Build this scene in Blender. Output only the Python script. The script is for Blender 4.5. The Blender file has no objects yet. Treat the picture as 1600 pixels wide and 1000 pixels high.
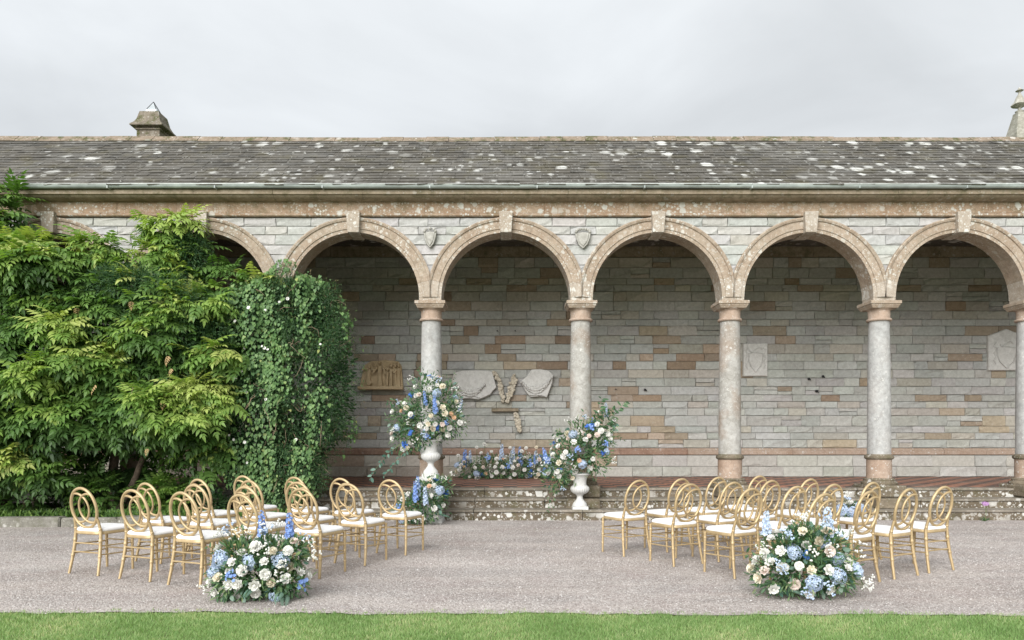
import bpy, bmesh, math, random
import numpy as np
from mathutils import Vector, Matrix, Quaternion, Euler

random.seed(7)
rng = np.random.default_rng(7)
sc = bpy.context.scene
col = sc.collection
R = math.radians
F = 1144.0            # focal length in photo pixels (1600 wide)
CAMZ = 1.43
HOR = 680.0

# ------------------------------------------------------------------ camera
cd = bpy.data.cameras.new('camera'); cam = bpy.data.objects.new('camera', cd); col.objects.link(cam)
cam.location = (0, 0, CAMZ); cam.rotation_euler = (R(90), 0, 0)
cd.sensor_width = 36; cd.lens = F / 1600 * 36
cd.shift_y = (HOR - 500) / 1600
cd.clip_start = 0.1; cd.clip_end = 3000
sc.camera = cam

# ------------------------------------------------------------------ world, sun, exposure
SUN_EL, SUN_AZ = 29, -22      # degrees; azimuth measured from behind the camera, negative = from the left
w = bpy.data.worlds.new('World'); sc.world = w; w.use_nodes = True
nt = w.node_tree; nt.nodes.clear()
def wn(t, **k):
    n = nt.nodes.new(t)
    for a, b in k.items(): setattr(n, a, b)
    return n
wo = wn('ShaderNodeOutputWorld'); bg = wn('ShaderNodeBackground'); bg.inputs[1].default_value = 0.10
sky = wn('ShaderNodeTexSky', sky_type='NISHITA'); sky.sun_disc = False
sky.sun_elevation = R(SUN_EL); sky.sun_rotation = R(180 + SUN_AZ)
tc = wn('ShaderNodeTexCoord'); sp = wn('ShaderNodeSeparateXYZ')
nt.links.new(tc.outputs['Generated'], sp.inputs[0])
# overcast deck: brighter towards the zenith (CIE overcast sky), soft cloud texture
el = wn('ShaderNodeMapRange'); el.inputs[1].default_value = 0; el.inputs[2].default_value = 1; el.inputs[3].default_value = 3.25; el.inputs[4].default_value = 5.4
nt.links.new(sp.outputs[2], el.inputs[0])
mp = wn('ShaderNodeMapping'); mp.inputs['Scale'].default_value = (1.0, 1.0, 2.6); mp.inputs['Location'].default_value = (-5.101, -1.402, -8.477)
nt.links.new(tc.outputs['Generated'], mp.inputs[0])
nz = wn('ShaderNodeTexNoise'); nz.inputs['Scale'].default_value = 2.6; nz.inputs['Detail'].default_value = 6; nz.inputs['Roughness'].default_value = 0.5; nz.inputs['Distortion'].default_value = 0.35
nt.links.new(mp.outputs[0], nz.inputs[0])
cr = wn('ShaderNodeMapRange'); cr.inputs[1].default_value = 0.28; cr.inputs[2].default_value = 0.72; cr.inputs[3].default_value = 0.88; cr.inputs[4].default_value = 1.18
nt.links.new(nz.outputs[0], cr.inputs[0])
mu = wn('ShaderNodeMath', operation='MULTIPLY'); nt.links.new(el.outputs[0], mu.inputs[0]); nt.links.new(cr.outputs[0], mu.inputs[1])
gc = wn('ShaderNodeMix', data_type='RGBA', blend_type='MULTIPLY'); gc.inputs[0].default_value = 1; gc.inputs[6].default_value = (0.96, 0.995, 1.02, 1)
nt.links.new(mu.outputs[0], gc.inputs[7])
mx = wn('ShaderNodeMix', data_type='RGBA'); mx.inputs[0].default_value = 0.95
nt.links.new(sky.outputs[0], mx.inputs[6]); nt.links.new(gc.outputs[2], mx.inputs[7])
nt.links.new(mx.outputs[2], bg.inputs[0]); nt.links.new(bg.outputs[0], wo.inputs[0])

sd = bpy.data.lights.new('sun', 'SUN'); sun = bpy.data.objects.new('sun', sd); col.objects.link(sun)
sd.energy = 2.75; sd.angle = R(54); sd.color = (1.0, 0.985, 0.965)
sdir = Vector((math.sin(R(SUN_AZ)) * math.cos(R(SUN_EL)), -math.cos(R(SUN_AZ)) * math.cos(R(SUN_EL)), math.sin(R(SUN_EL))))
sun.rotation_euler = sdir.to_track_quat('Z', 'Y').to_euler(); sun.location = sdir * 40
vs = sc.view_settings; vs.view_transform = 'Standard'; vs.look = 'None'; vs.exposure = 0.98; vs.gamma = 1
sc.render.engine = 'CYCLES'
sc.cycles.use_denoising = True
sc.cycles.max_bounces = 6; sc.cycles.diffuse_bounces = 3; sc.cycles.glossy_bounces = 2; sc.cycles.transmission_bounces = 3; sc.cycles.transparent_max_bounces = 4
sc.cycles.use_fast_gi = False

# ------------------------------------------------------------------ helpers
def P(px, py, d):
    """photo pixel at distance d -> world point"""
    s = F / d
    return Vector(((px - 800) / s, d, CAMZ + (HOR - py) / s))

WL = {}
def link(o, parent=None, loc=(0, 0, 0)):
    col.objects.link(o)
    loc = Vector(loc)
    WL[o.name] = loc
    if parent is not None:
        o.parent = parent
        o.location = loc - WL[parent.name]
    else:
        o.location = loc
    return o

def tag(o, label=None, cat=None, group=None, kind=None):
    if label: o['label'] = label
    if cat: o['category'] = cat
    if group: o['group'] = group
    if kind: o['kind'] = kind
    return o

def empty(name, loc=(0, 0, 0), parent=None):
    o = bpy.data.objects.new(name, None); o.empty_display_size = 0.1
    return link(o, parent, loc)

class MB:
    def __init__(s): s.v = []; s.f = []; s.m = []; s.cur = 0
    def add(s, vs, fs):
        b = len(s.v); s.v += [tuple(x) for x in vs]
        for f in fs: s.f.append([b + i for i in f]); s.m.append(s.cur)
        return s
    def box(s, x0, x1, y0, y1, z0, z1, M=None):
        v = [Vector((x, y, z)) for z in (z0, z1) for y in (y0, y1) for x in (x0, x1)]
        if M is not None: v = [M @ p for p in v]
        return s.add(v, [(0, 2, 3, 1), (4, 5, 7, 6), (0, 1, 5, 4), (2, 6, 7, 3), (0, 4, 6, 2), (1, 3, 7, 5)])
    def bevbox(s, x0, x1, y0, y1, z0, z1, b=0.01, jit=0.0):
        bm = bmesh.new(); r = bmesh.ops.create_cube(bm, size=1)
        for v in bm.verts:
            v.co = Vector((x0 + (v.co.x + .5) * (x1 - x0), y0 + (v.co.y + .5) * (y1 - y0), z0 + (v.co.z + .5) * (z1 - z0)))
        bmesh.ops.bevel(bm, geom=list(bm.edges), offset=b, segments=1, affect='EDGES')
        if jit:
            for v in bm.verts: v.co += Vector((random.uniform(-jit, jit), random.uniform(-jit, jit), random.uniform(-jit, jit)))
        bm.verts.index_update()
        s.add([v.co for v in bm.verts], [[v.index for v in f.verts] for f in bm.faces]); bm.free()
        return s
    def tube(s, pts, rad, n=8, cap=True, closed=False):
        pts = [Vector(p) for p in pts]; k = len(pts)
        if not hasattr(rad, '__len__'): rad = [rad] * k
        rings = []; prev = None
        for i, p in enumerate(pts):
            a = pts[(i - 1) % k] if (closed or i > 0) else p
            b = pts[(i + 1) % k] if (closed or i < k - 1) else p
            t = (b - a).normalized() if (b - a).length > 1e-9 else Vector((0, 0, 1))
            if prev is None:
                u = t.orthogonal().normalized()
            else:
                u = (prev - t * prev.dot(t))
                u = u.normalized() if u.length > 1e-6 else t.orthogonal().normalized()
            prev = u; v = t.cross(u)
            rings.append([p + (u * math.cos(2 * math.pi * j / n) + v * math.sin(2 * math.pi * j / n)) * rad[i] for j in range(n)])
        vs = [x for r in rings for x in r]; fs = []
        for i in range(k if closed else k - 1):
            i2 = (i + 1) % k
            for j in range(n): fs.append((i * n + j, i * n + (j + 1) % n, i2 * n + (j + 1) % n, i2 * n + j))
        if cap and not closed:
            fs.append(tuple(range(n))[::-1]); fs.append(tuple((k - 1) * n + j for j in range(n)))
        return s.add(vs, fs)
    def lathe(s, prof, n=24, c=(0, 0, 0), flute=None, sq=None):
        c = Vector(c); vs = []; fs = []
        for i, (r, z) in enumerate(prof):
            for j in range(n):
                a = 2 * math.pi * j / n; rr = r
                if flute and flute[0] <= z <= flute[1]: rr = r * (1 + flute[3] * abs(math.sin(a * flute[2] / 2)))
                vs.append(c + Vector((rr * math.cos(a), rr * math.sin(a), z)))
        for i in range(len(prof) - 1):
            for j in range(n): fs.append((i * n + j, i * n + (j + 1) % n, (i + 1) * n + (j + 1) % n, (i + 1) * n + j))
        fs.append(tuple(range(n))[::-1]); fs.append(tuple((len(prof) - 1) * n + j for j in range(n)))
        return s.add(vs, fs)
    def sqstack(s, prof, c=(0, 0, 0), asp=1.0):
        """square-section stack: prof of (halfwidth, z)"""
        c = Vector(c); vs = []; fs = []
        for r, z in prof:
            for sx, sy in ((-1, -1), (1, -1), (1, 1), (-1, 1)): vs.append(c + Vector((sx * r, sy * r * asp, z)))
        for i in range(len(prof) - 1):
            for j in range(4): fs.append((i * 4 + j, i * 4 + (j + 1) % 4, (i + 1) * 4 + (j + 1) % 4, (i + 1) * 4 + j))
        fs.append((3, 2, 1, 0)); k = 4 * (len(prof) - 1); fs.append((k, k + 1, k + 2, k + 3))
        return s.add(vs, fs)
    def prism(s, poly, y0, y1, inset=0.0):
        """polygon in x,z extruded from back y1 to front y0 (front slightly smaller by inset)"""
        n = len(poly); cx = sum(p[0] for p in poly) / n; cz = sum(p[1] for p in poly) / n
        fr = []
        for x, z in poly:
            dx, dz = cx - x, cz - z; L = math.hypot(dx, dz) or 1
            fr.append((x + dx / L * inset, y0, z + dz / L * inset))
        vs = fr + [(x, y0 + min(inset, (y1 - y0) * .5), z) for x, z in poly] + [(x, y1, z) for x, z in poly]
        fs = [tuple(range(n)), tuple(range(2 * n, 3 * n))[::-1]]
        for a in (0, n):
            for i in range(n):
                j = (i + 1) % n; fs.append((a + i, a + n + i, a + n + j, a + j))
        return s.add(vs, fs)
    def ell(s, c, r, nu=10, nv=6, M=None, jit=0):
        c = Vector(c); vs = [Vector((0, 0, -1))]; fs = []
        for i in range(1, nv):
            t = -math.pi / 2 + math.pi * i / nv
            for j in range(nu):
                a = 2 * math.pi * j / nu
                vs.append(Vector((math.cos(t) * math.cos(a), math.cos(t) * math.sin(a), math.sin(t))))
        vs.append(Vector((0, 0, 1)))
        for j in range(nu):
            fs.append((0, 1 + (j + 1) % nu, 1 + j))
            fs.append((len(vs) - 1, 1 + (nv - 2) * nu + j, 1 + (nv - 2) * nu + (j + 1) % nu))
        for i in range(nv - 2):
            for j in range(nu):
                fs.append((1 + i * nu + j, 1 + i * nu + (j + 1) % nu, 1 + (i + 1) * nu + (j + 1) % nu, 1 + (i + 1) * nu + j))
        out = []
        for v in vs:
            q = Vector((v.x * r[0], v.y * r[1], v.z * r[2])) * (1 + random.uniform(-jit, jit))
            if M is not None: q = M @ q
            out.append(c + q)
        return s.add(out, fs)
    def mesh(s, name, mats, smooth=None):
        me = bpy.data.meshes.new(name); me.from_pydata(s.v, [], s.f)
        if not isinstance(mats, (list, tuple)): mats = [mats]
        for m in mats: me.materials.append(m)
        if len(mats) > 1: me.polygons.foreach_set('material_index', s.m)
        bm = bmesh.new(); bm.from_mesh(me); bmesh.ops.recalc_face_normals(bm, faces=bm.faces); bm.to_mesh(me); bm.free()
        if smooth is not None:
            me.shade_smooth()
            me.set_sharp_from_angle(angle=R(smooth))
        me.update()
        return me
    def build(s, name, mats, parent=None, loc=(0, 0, 0), smooth=None, world=True):
        """vertices in world coordinates; the object's origin is put at loc"""
        if world:
            l = Vector(loc); s.v = [tuple(Vector(v) - l) for v in s.v]
        me = s.mesh(name, mats, smooth)
        return link(bpy.data.objects.new(name, me), parent, loc)

def place(name, me, parent, loc, rot=None, scale=None, color=None):
    o = bpy.data.objects.new(name, me); link(o, parent, loc)
    if rot is not None:
        if isinstance(rot, Quaternion): o.rotation_mode = 'QUATERNION'; o.rotation_quaternion = rot
        else: o.rotation_euler = rot
    if scale is not None: o.scale = scale
    if color is not None: o.color = color
    return o

# ------------------------------------------------------------------ node materials
class G:
    def __init__(s, name):
        s.m = bpy.data.materials.new(name); s.m.use_nodes = True; s.nt = s.m.node_tree; s.nt.nodes.clear()
        s.out = s.nt.nodes.new('ShaderNodeOutputMaterial')
    def __call__(s, t, ins=None, **props):
        n = s.nt.nodes.new('ShaderNode' + t)
        for a, b in props.items(): setattr(n, a, b)
        if ins:
            for k, v in ins.items():
                sock = n.inputs[k]
                if isinstance(v, bpy.types.NodeSocket): s.nt.links.new(v, sock)
                else:
                    if isinstance(v, tuple) and len(v) == 3 and sock.type == 'RGBA': v = (*v, 1)
                    sock.default_value = v
        return n
    def noise(s, vec, scale, detail=4, rough=.55, dist=0): return s('TexNoise', {'Vector': vec, 'Scale': scale, 'Detail': detail, 'Roughness': rough, 'Distortion': dist}).outputs[0]
    def rng(s, v, a, b, c=0., d=1., smooth=False):
        n = s('MapRange', {0: v, 1: a, 2: b, 3: c, 4: d}); n.interpolation_type = 'SMOOTHSTEP' if smooth else 'LINEAR'; return n.outputs[0]
    def math(s, op, a, b=0.): return s('Math', {0: a, 1: b}, operation=op).outputs[0]
    def mix(s, f, a, b, blend='MIX'): return s('Mix', {0: f, 6: a, 7: b}, data_type='RGBA', blend_type=blend).outputs[2]
    def pos(s): return s('NewGeometry').outputs['Position']
    def obj(s): return s('TexCoord').outputs['Object']
    def scalev(s, vec, sc): return s('Mapping', {'Vector': vec, 'Scale': sc}).outputs[0]
    def ramp(s, v, stops):
        n = s('ValToRGB', {0: v}); e = n.color_ramp.elements
        while len(e) < len(stops): e.new(0.5)
        for i, (p, c) in enumerate(stops): e[i].position = p; e[i].color = (*c, 1)
        return n.outputs[0]
    def bump(s, h, strength=.3, dist=.01, normal=None):
        i = {'Strength': strength, 'Distance': dist, 'Height': h}
        if normal is not None: i['Normal'] = normal
        return s('Bump', i).outputs[0]
    def done(s, color, rough=.8, normal=None, metal=0., spec=.3, **extra):
        i = {'Base Color': color, 'Roughness': rough, 'Metallic': metal, 'Specular IOR Level': spec}
        if normal is not None: i['Normal'] = normal
        i.update(extra)
        b = s('BsdfPrincipled', i); s.nt.links.new(b.outputs[0], s.out.inputs[0]); return s.m

def blotches(g, vec, scale, rmax, seed=0., edge=.12):
    """round lichen patches: mask 0..1"""
    wv = g('VectorMath', {0: vec, 1: (seed, seed * .7, seed * .3)}, operation='ADD').outputs[0]
    wob = g('TexNoise', {'Vector': wv, 'Scale': scale * 2.2, 'Detail': 3}).outputs['Color']
    wob = g('VectorMath', {0: wob, 1: (.5, .5, .5)}, operation='SUBTRACT').outputs[0]
    wob = g('VectorMath', {0: wob, 3: .45 / scale}, operation='SCALE').outputs[0]
    wv = g('VectorMath', {0: wv, 1: wob}, operation='ADD').outputs[0]
    v = g('TexVoronoi', {'Vector': wv, 'Scale': scale})
    r = g('SeparateColor', {0: v.outputs['Color']}).outputs[0]
    r = g.rng(r, .35, 1., 0., rmax)
    df = g.math('SUBTRACT', r, v.outputs['Distance'])
    return g.rng(df, 0., edge, 0., 1.)

def stone_mat(name, cols, src=None, lichen=0., lich_scale=9., lich_col=(.62, .61, .57), moss=0., grain=60., rough=.9, stain=.35, bump=.35, brown=0., local=False, rmax=.42):
    """cols: (dark, light) base tones, or src 'object'/'attr' for a colour carried by each stone"""
    g = G(name); p = g.obj() if local else g.pos()
    n1 = g.noise(p, 3.1, 6, .6); n2 = g.noise(p, grain, 3, .7); n3 = g.noise(p, 14., 5, .65, .4)
    if src == 'object': base = g('ObjectInfo').outputs['Color']
    elif src == 'attr': base = g('Attribute', attribute_name='col').outputs['Color']
    else: base = g.mix(g.rng(n1, .3, .7), cols[0], cols[1])
    dark = g.mix(1., base, (.62, .60, .56), 'MULTIPLY'); light = g.mix(1., base, (1.16, 1.15, 1.12), 'MULTIPLY')
    c = g.mix(g.rng(n3, .3, .7), dark, light)
    c = g.mix(stain, base, c)
    c = g.mix(g.math('MULTIPLY', g.rng(n2, .45, .75), .4), c, g.mix(1., c, (.6, .58, .55), 'MULTIPLY'))
    if brown: c = g.mix(g.math('MULTIPLY', g.rng(g.noise(p, 1.7, 5, .6), .48, .62), brown), c, (.25, .15, .085))
    if moss: c = g.mix(g.math('MULTIPLY', g.rng(g.noise(p, 5.5, 6, .7), .5, .62), moss), c, (.07, .075, .025))
    if lichen:
        ma = g.rng(g.noise(p, 1.3, 3, .6), .36, .58)
        b1 = g.math('MULTIPLY', blotches(g, p, lich_scale, rmax), ma)
        b2 = g.math('MULTIPLY', blotches(g, p, lich_scale * 2.7, rmax, 3.3), ma)
        b3 = g.math('MULTIPLY', blotches(g, p, lich_scale * 6, rmax, 7.1), g.rng(n3, .35, .6))
        b = g.math('MAXIMUM', g.math('MAXIMUM', b1, b2), g.math('MULTIPLY', b3, .8))
        b = g.math('MULTIPLY', b, lichen)
        lc = g.mix(g.rng(n3, .3, .7), lich_col, tuple(x * .78 for x in lich_col))
        c = g.mix(b, c, lc)
    h = g.math('ADD', g.math('MULTIPLY', n3, 1.), g.math('MULTIPLY', n2, .5))
    return g.done(c, rough, g.bump(h, bump, .012))

M = {}
M['stone'] = stone_mat('wall_stone', None, 'object', lichen=.25, lich_scale=16, stain=.55, bump=.5)
M['stone_attr'] = stone_mat('wall_stone_joined', None, 'attr', lichen=.25, lich_scale=16, stain=.55, bump=.5)
M['mortar'] = stone_mat('mortar', ((.22, .21, .19), (.30, .285, .26)))
M['sand'] = stone_mat('arch_sandstone', ((.31, .235, .175), (.40, .335, .27)), lichen=.8, lich_scale=11, rmax=.55, lich_col=(.60, .585, .53), stain=.7, moss=.12)
M['sandfrieze'] = stone_mat('frieze_sandstone', ((.32, .215, .145), (.41, .32, .24)), lichen=1., lich_scale=8, rmax=.6, lich_col=(.58, .565, .51), stain=.7, moss=.35)
M['cornice'] = stone_mat('cornice_stone', ((.26, .21, .15), (.36, .30, .23)), lichen=.35, stain=.7, moss=.4)
M['lichen_block'] = stone_mat('springer_stone', ((.34, .28, .22), (.43, .38, .325)), lichen=.95, lich_scale=11, lich_col=(.63, .62, .57), stain=.5, rmax=.6)
M['granite'] = stone_mat('granite', ((.34, .345, .345), (.45, .455, .455)), lichen=.6, lich_scale=17, grain=140, stain=.75, bump=.3, brown=.10)
M['granite_warm'] = stone_mat('granite_warm', ((.32, .31, .285), (.43, .425, .41)), lichen=.8, lich_scale=14, grain=140, stain=.75, bump=.35, brown=.38)
M['neck'] = stone_mat('neck_stone', ((.34, .245, .185), (.43, .345, .285)), lichen=.7, lich_scale=18, stain=.6)
M['drum'] = stone_mat('drum_stone', ((.32, .225, .165), (.41, .325, .265)), lichen=.8, lich_scale=13, stain=.6)
M['pier'] = stone_mat('pier_stone', ((.12, .10, .07), (.24, .20, .15)), lichen=.8, lich_scale=9, stain=.8, moss=.4, bump=.8)
M['step'] = stone_mat('step_stone', ((.10, .082, .058), (.19, .155, .115)), lichen=1., lich_scale=6., lich_col=(.60, .59, .55), stain=.8, moss=.35, bump=.7, rmax=.68)
M['tread'] = stone_mat('tread_stone', ((.17, .15, .12), (.27, .24, .205)), lichen=.55, lich_scale=8, stain=.8, moss=.2)
M['redstring'] = stone_mat('string_course', ((.26, .16, .115), (.36, .255, .20)), lichen=.4, lich_scale=14, stain=.7)
M['plaster'] = stone_mat('ceiling_plaster', ((.70, .70, .66), (.76, .76, .72)), stain=.2, bump=.1)
M['carve_tan'] = stone_mat('carved_sandstone', ((.50, .385, .235), (.60, .475, .31)), stain=.5, bump=.2)
M['carve_grey'] = stone_mat('carved_limestone', ((.58, .575, .555), (.68, .675, .66)), lichen=.1, stain=.5, bump=.3)
M['crest'] = stone_mat('crest_stone', ((.34, .335, .31), (.44, .435, .41)), lichen=.3, stain=.8, bump=.4)
M['carve_cream'] = stone_mat('carved_cream', ((.55, .49, .39), (.66, .61, .52)), stain=.6, bump=.3)
M['urn'] = stone_mat('urn_stone', ((.52, .52, .51), (.62, .62, .61)), stain=.35, bump=.15)
M['kerb'] = stone_mat('kerb_stone', ((.17, .165, .14), (.28, .27, .245)), lichen=.7, lich_scale=9, stain=.8, moss=.35, bump=.8)
M['chimney'] = stone_mat('chimney_stone', ((.14, .12, .095), (.26, .225, .185)), lichen=.6, lich_scale=6, stain=.9, moss=1.)
M['pinnacle'] = stone_mat('pinnacle_stone', ((.29, .28, .24), (.42, .41, .37)), lichen=.6, lich_scale=4, stain=.8, moss=.25)

def slate_mat(name):
    g = G(name); p = g.pos()
    n1 = g.noise(p, 1.1, 5, .6); n2 = g.noise(p, 45., 3, .7); n3 = g.noise(p, 9., 5, .7)
    isl = g('NewGeometry').outputs['Random Per Island']; rnd = g.math('ADD', isl, 0.)
    c = g.mix(g.rng(n3, .3, .72), (.034, .032, .028), (.098, .092, .080))
    c = g.mix(g.math('MULTIPLY', rnd, .5), c, (.13, .115, .092))
    c = g.mix(g.math('MULTIPLY', g.rng(n1, .46, .66), .5), c, (.18, .173, .158))
    c = g.mix(g.math('MULTIPLY', g.rng(g.noise(p, 2.3, 4, .6), .52, .67), .5), c, (.095, .084, .045))
    ma = g.rng(g.noise(p, .5, 4, .65), .44, .58)
    # round white lichen rosettes, flattened onto the slope
    q = g.scalev(p, (1., 1.25, 0.))
    b1 = g.math('MULTIPLY', blotches(g, q, 3.4, .56, 1.7, .15), ma)
    b2 = g.math('MULTIPLY', blotches(g, q, 5.6, .46, 5.2, .16), g.rng(g.noise(p, .8, 3, .6), .42, .62))
    b3 = g.math('MULTIPLY', blotches(g, q, 17., .40, 9.2, .15), .6)
    b = g.math('MAXIMUM', g.math('MAXIMUM', b1, b2), g.math('MULTIPLY', b3, g.rng(n3, .35, .6)))
    c = g.mix(b, c, g.mix(g.rng(n2, .3, .7), (.60, .60, .57), (.42, .42, .40)))
    return g.done(c, .75, g.bump(g.math('ADD', n3, n2), .4, .008), spec=.35)
M['slate'] = slate_mat('slate')
M['ridge'] = stone_mat('ridge_tile', ((.19, .15, .11), (.30, .24, .19)), lichen=.6, lich_scale=6, stain=.8, moss=.9)

def simple(name, c, rough=.6, metal=0., var=.15, scale=8., spec=.4, bump=.0, local=True):
    g = G(name); p = g.obj() if local else g.pos()
    n = g.noise(p, scale, 5, .6)
    cc = g.mix(g.rng(n, .3, .7), tuple(x * (1 - var) for x in c), tuple(min(1, x * (1 + var)) for x in c))
    return g.done(cc, rough, g.bump(n, bump, .005) if bump else None, metal, spec)
M['gutter'] = simple('gutter_paint', (.30, .335, .32), .45, var=.3, scale=3, local=False)
M['gutter_rim'] = simple('gutter_rim', (.55, .58, .56), .5, var=.2, local=False)
M['iron'] = simple('black_iron', (.012, .012, .013), .5)
M['glass'] = simple('lead_glass', (.42, .45, .47), .2, .2)
M['dry'] = simple('dry_leaf', (.36, .25, .12), .8, var=.3)
M['bark'] = simple('bark', (.10, .075, .055), .95, var=.5, scale=20, bump=.8)
M['twig'] = simple('dry_twig', (.20, .15, .10), .95, var=.4, scale=20)
M['stem'] = simple('green_stem', (.10, .13, .04), .7)
M['soil'] = simple('soil', (.045, .035, .025), 1., var=.5, scale=12, bump=1., local=False)
M['cushion'] = simple('white_cushion', (.80, .79, .78), .7, var=.03, scale=20, bump=.1)
def gold():
    g = G('gold_paint'); p = g.obj()
    n = g.noise(p, 22., 4, .6); n2 = g.noise(p, 160., 2, .6)
    c = g.mix(g.math('ADD', g.rng(n, .3, .7, 0., .6), g.math('MULTIPLY', g('ObjectInfo').outputs['Random'], .4)), (.365, .265, .14), (.545, .415, .235))
    return g.done(c, g.rng(n2, .2, .8, .36, .54), g.bump(n, .15, .004), .35, .5)
M['gold'] = gold()

def leaf_mat(name, stops, transl=.3, rough=.45):
    g = G(name)
    t = g('Attribute', attribute_name='tint').outputs['Fac']
    n = g.noise(g.pos(), 40., 2)
    c = g.ramp(g.math('ADD', t, g.rng(n, .3, .7, -.08, .08)), stops)
    b = g('BsdfPrincipled', {'Base Color': c, 'Roughness': rough, 'Specular IOR Level': .3})
    tr = g('BsdfTranslucent', {'Color': g.mix(1., c, (1.3, 1.5, .6), 'MULTIPLY')})
    m = g('MixShader', {0: transl, 1: b.outputs[0], 2: tr.outputs[0]})
    g.nt.links.new(m.outputs[0], g.out.inputs[0]); return g.m
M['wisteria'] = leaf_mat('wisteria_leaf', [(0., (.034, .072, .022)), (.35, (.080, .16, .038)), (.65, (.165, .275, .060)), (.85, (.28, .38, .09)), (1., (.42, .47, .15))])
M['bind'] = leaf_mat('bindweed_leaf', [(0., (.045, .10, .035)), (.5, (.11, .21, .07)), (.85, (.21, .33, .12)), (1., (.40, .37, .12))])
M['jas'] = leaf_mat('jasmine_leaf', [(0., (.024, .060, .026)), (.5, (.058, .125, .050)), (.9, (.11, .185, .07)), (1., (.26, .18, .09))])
M['fol'] = leaf_mat('bouquet_leaf', [(0., (.030, .075, .035)), (.5, (.080, .165, .080)), (.8, (.18, .27, .12)), (1., (.30, .35, .18))])
M['euc'] = leaf_mat('eucalyptus_leaf', [(0., (.045, .11, .085)), (.6, (.11, .20, .155)), (1., (.22, .30, .24))], .2)
M['grass'] = leaf_mat('grass_blade', [(0., (.13, .23, .07)), (.5, (.24, .37, .14)), (.85, (.38, .47, .23)), (1., (.56, .53, .33))], .35, .6)

def petal(name, c, c2, tr=.25):
    g = G(name); n = g.noise(g.obj(), 30., 2); oi = g('NewGeometry').outputs['Random Per Island']
    cc = g.mix(g.math('ADD', g.rng(n, .3, .7, 0, .5), g.math('MULTIPLY', oi, .5)), c, c2)
    b = g('BsdfPrincipled', {'Base Color': cc, 'Roughness': .6, 'Specular IOR Level': .2})
    t = g('BsdfTranslucent', {'Color': cc}); m = g('MixShader', {0: tr, 1: b.outputs[0], 2: t.outputs[0]})
    g.nt.links.new(m.outputs[0], g.out.inputs[0]); return g.m
M['white'] = petal('white_petal', (.82, .81, .76), (.86, .85, .82))
M['cream'] = petal('cream_petal', (.80, .72, .55), (.82, .77, .66))
M['peach'] = petal('peach_petal', (.72, .45, .27), (.78, .58, .42))
M['blush'] = petal('blush_petal', (.78, .65, .58), (.80, .72, .66))
M['blue'] = petal('blue_petal', (.16, .28, .66), (.34, .47, .77))
M['paleblue'] = petal('pale_blue_petal', (.42, .55, .79), (.70, .76, .84))
M['deepblue'] = petal('deep_blue_petal', (.05, .15, .55), (.10, .24, .65))
M['pink'] = petal('mauve_petal', (.45, .25, .50), (.55, .35, .58))

# tiled floor: two clay colours on separate tiles
def tile_mat(name, c):
    g = G(name); p = g.pos(); n = g.noise(p, 6., 5, .7)
    cc = g.mix(g.rng(n, .3, .7), tuple(x * .7 for x in c), tuple(x * 1.2 for x in c))
    cc = g.mix(g.math('MULTIPLY', g.rng(g.noise(p, 1.2, 4), .5, .7), .3), cc, (.25, .22, .19))
    return g.done(cc, .55, g.bump(n, .1, .003))
M['tile_red'] = tile_mat('red_tile', (.34, .155, .10)); M['tile_black'] = tile_mat('black_tile', (.085, .060, .052))

def gravel_mat():
    g = G('gravel_ground'); p = g.pos()
    v = g('TexVoronoi', {'Vector': p, 'Scale': 62., 'Randomness': 1.}); v2 = g('TexVoronoi', {'Vector': p, 'Scale': 150.})
    r = g('SeparateColor', {0: v.outputs['Color']}).outputs[0]
    c = g.ramp(r, [(0., (.22, .19, .17)), (.35, (.35, .315, .295)), (.7, (.45, .41, .39)), (1., (.60, .575, .55))])
    c2 = g.ramp(g('SeparateColor', {0: v2.outputs['Color']}).outputs[1], [(0., (.20, .18, .165)), (1., (.44, .41, .39))])
    c = g.mix(.35, c, c2)
    big = g.noise(p, .7, 5, .6); c = g.mix(g.rng(big, .35, .68, 0., .75), c, g.mix(1., c, (.76, .72, .70), 'MULTIPLY'))
    trk = g.noise(g.scalev(p, (.35, 1.6, 1.)), 1.6, 5, .6); c = g.mix(g.rng(trk, .42, .62, 0., .9), c, g.mix(1., c, (1.24, 1.23, 1.21), 'MULTIPLY'))
    pk = g.noise(p, 1.9, 4, .6); c = g.mix(g.rng(pk, .5, .7, 0., .3), c, (.34, .26, .245))
    wd = g.noise(p, 2.6, 6, .75); c = g.mix(g.rng(wd, .66, .74, 0., .35), c, (.16, .17, .07))
    h = g.math('ADD', g.math('MULTIPLY', v.outputs['Distance'], -1.), g.math('MULTIPLY', v2.outputs['Distance'], -.4))
    return g.done(c, .9, g.bump(h, .9, .012))
M['gravel'] = gravel_mat()
def pebble_mat():
    g = G('pebble'); t = g('Attribute', attribute_name='tint').outputs['Fac']
    c = g.ramp(t, [(0., (.14, .115, .10)), (.3, (.35, .31, .285)), (.7, (.50, .455, .43)), (.9, (.60, .575, .55)), (1., (.78, .77, .75))])
    return g.done(c, .85)
M['pebble'] = pebble_mat()
def lawn_mat():
    g = G('lawn_ground'); p = g.pos(); n = g.noise(p, 25., 5, .7); n2 = g.noise(p, 1.2, 4)
    c = g.mix(g.rng(n, .3, .7), (.07, .11, .03), (.17, .23, .07)); c = g.mix(g.rng(n2, .4, .7, 0, .4), c, (.20, .22, .08))
    return g.done(c, .95, g.bump(n, .8, .02))
M['lawn'] = lawn_mat()

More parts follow.
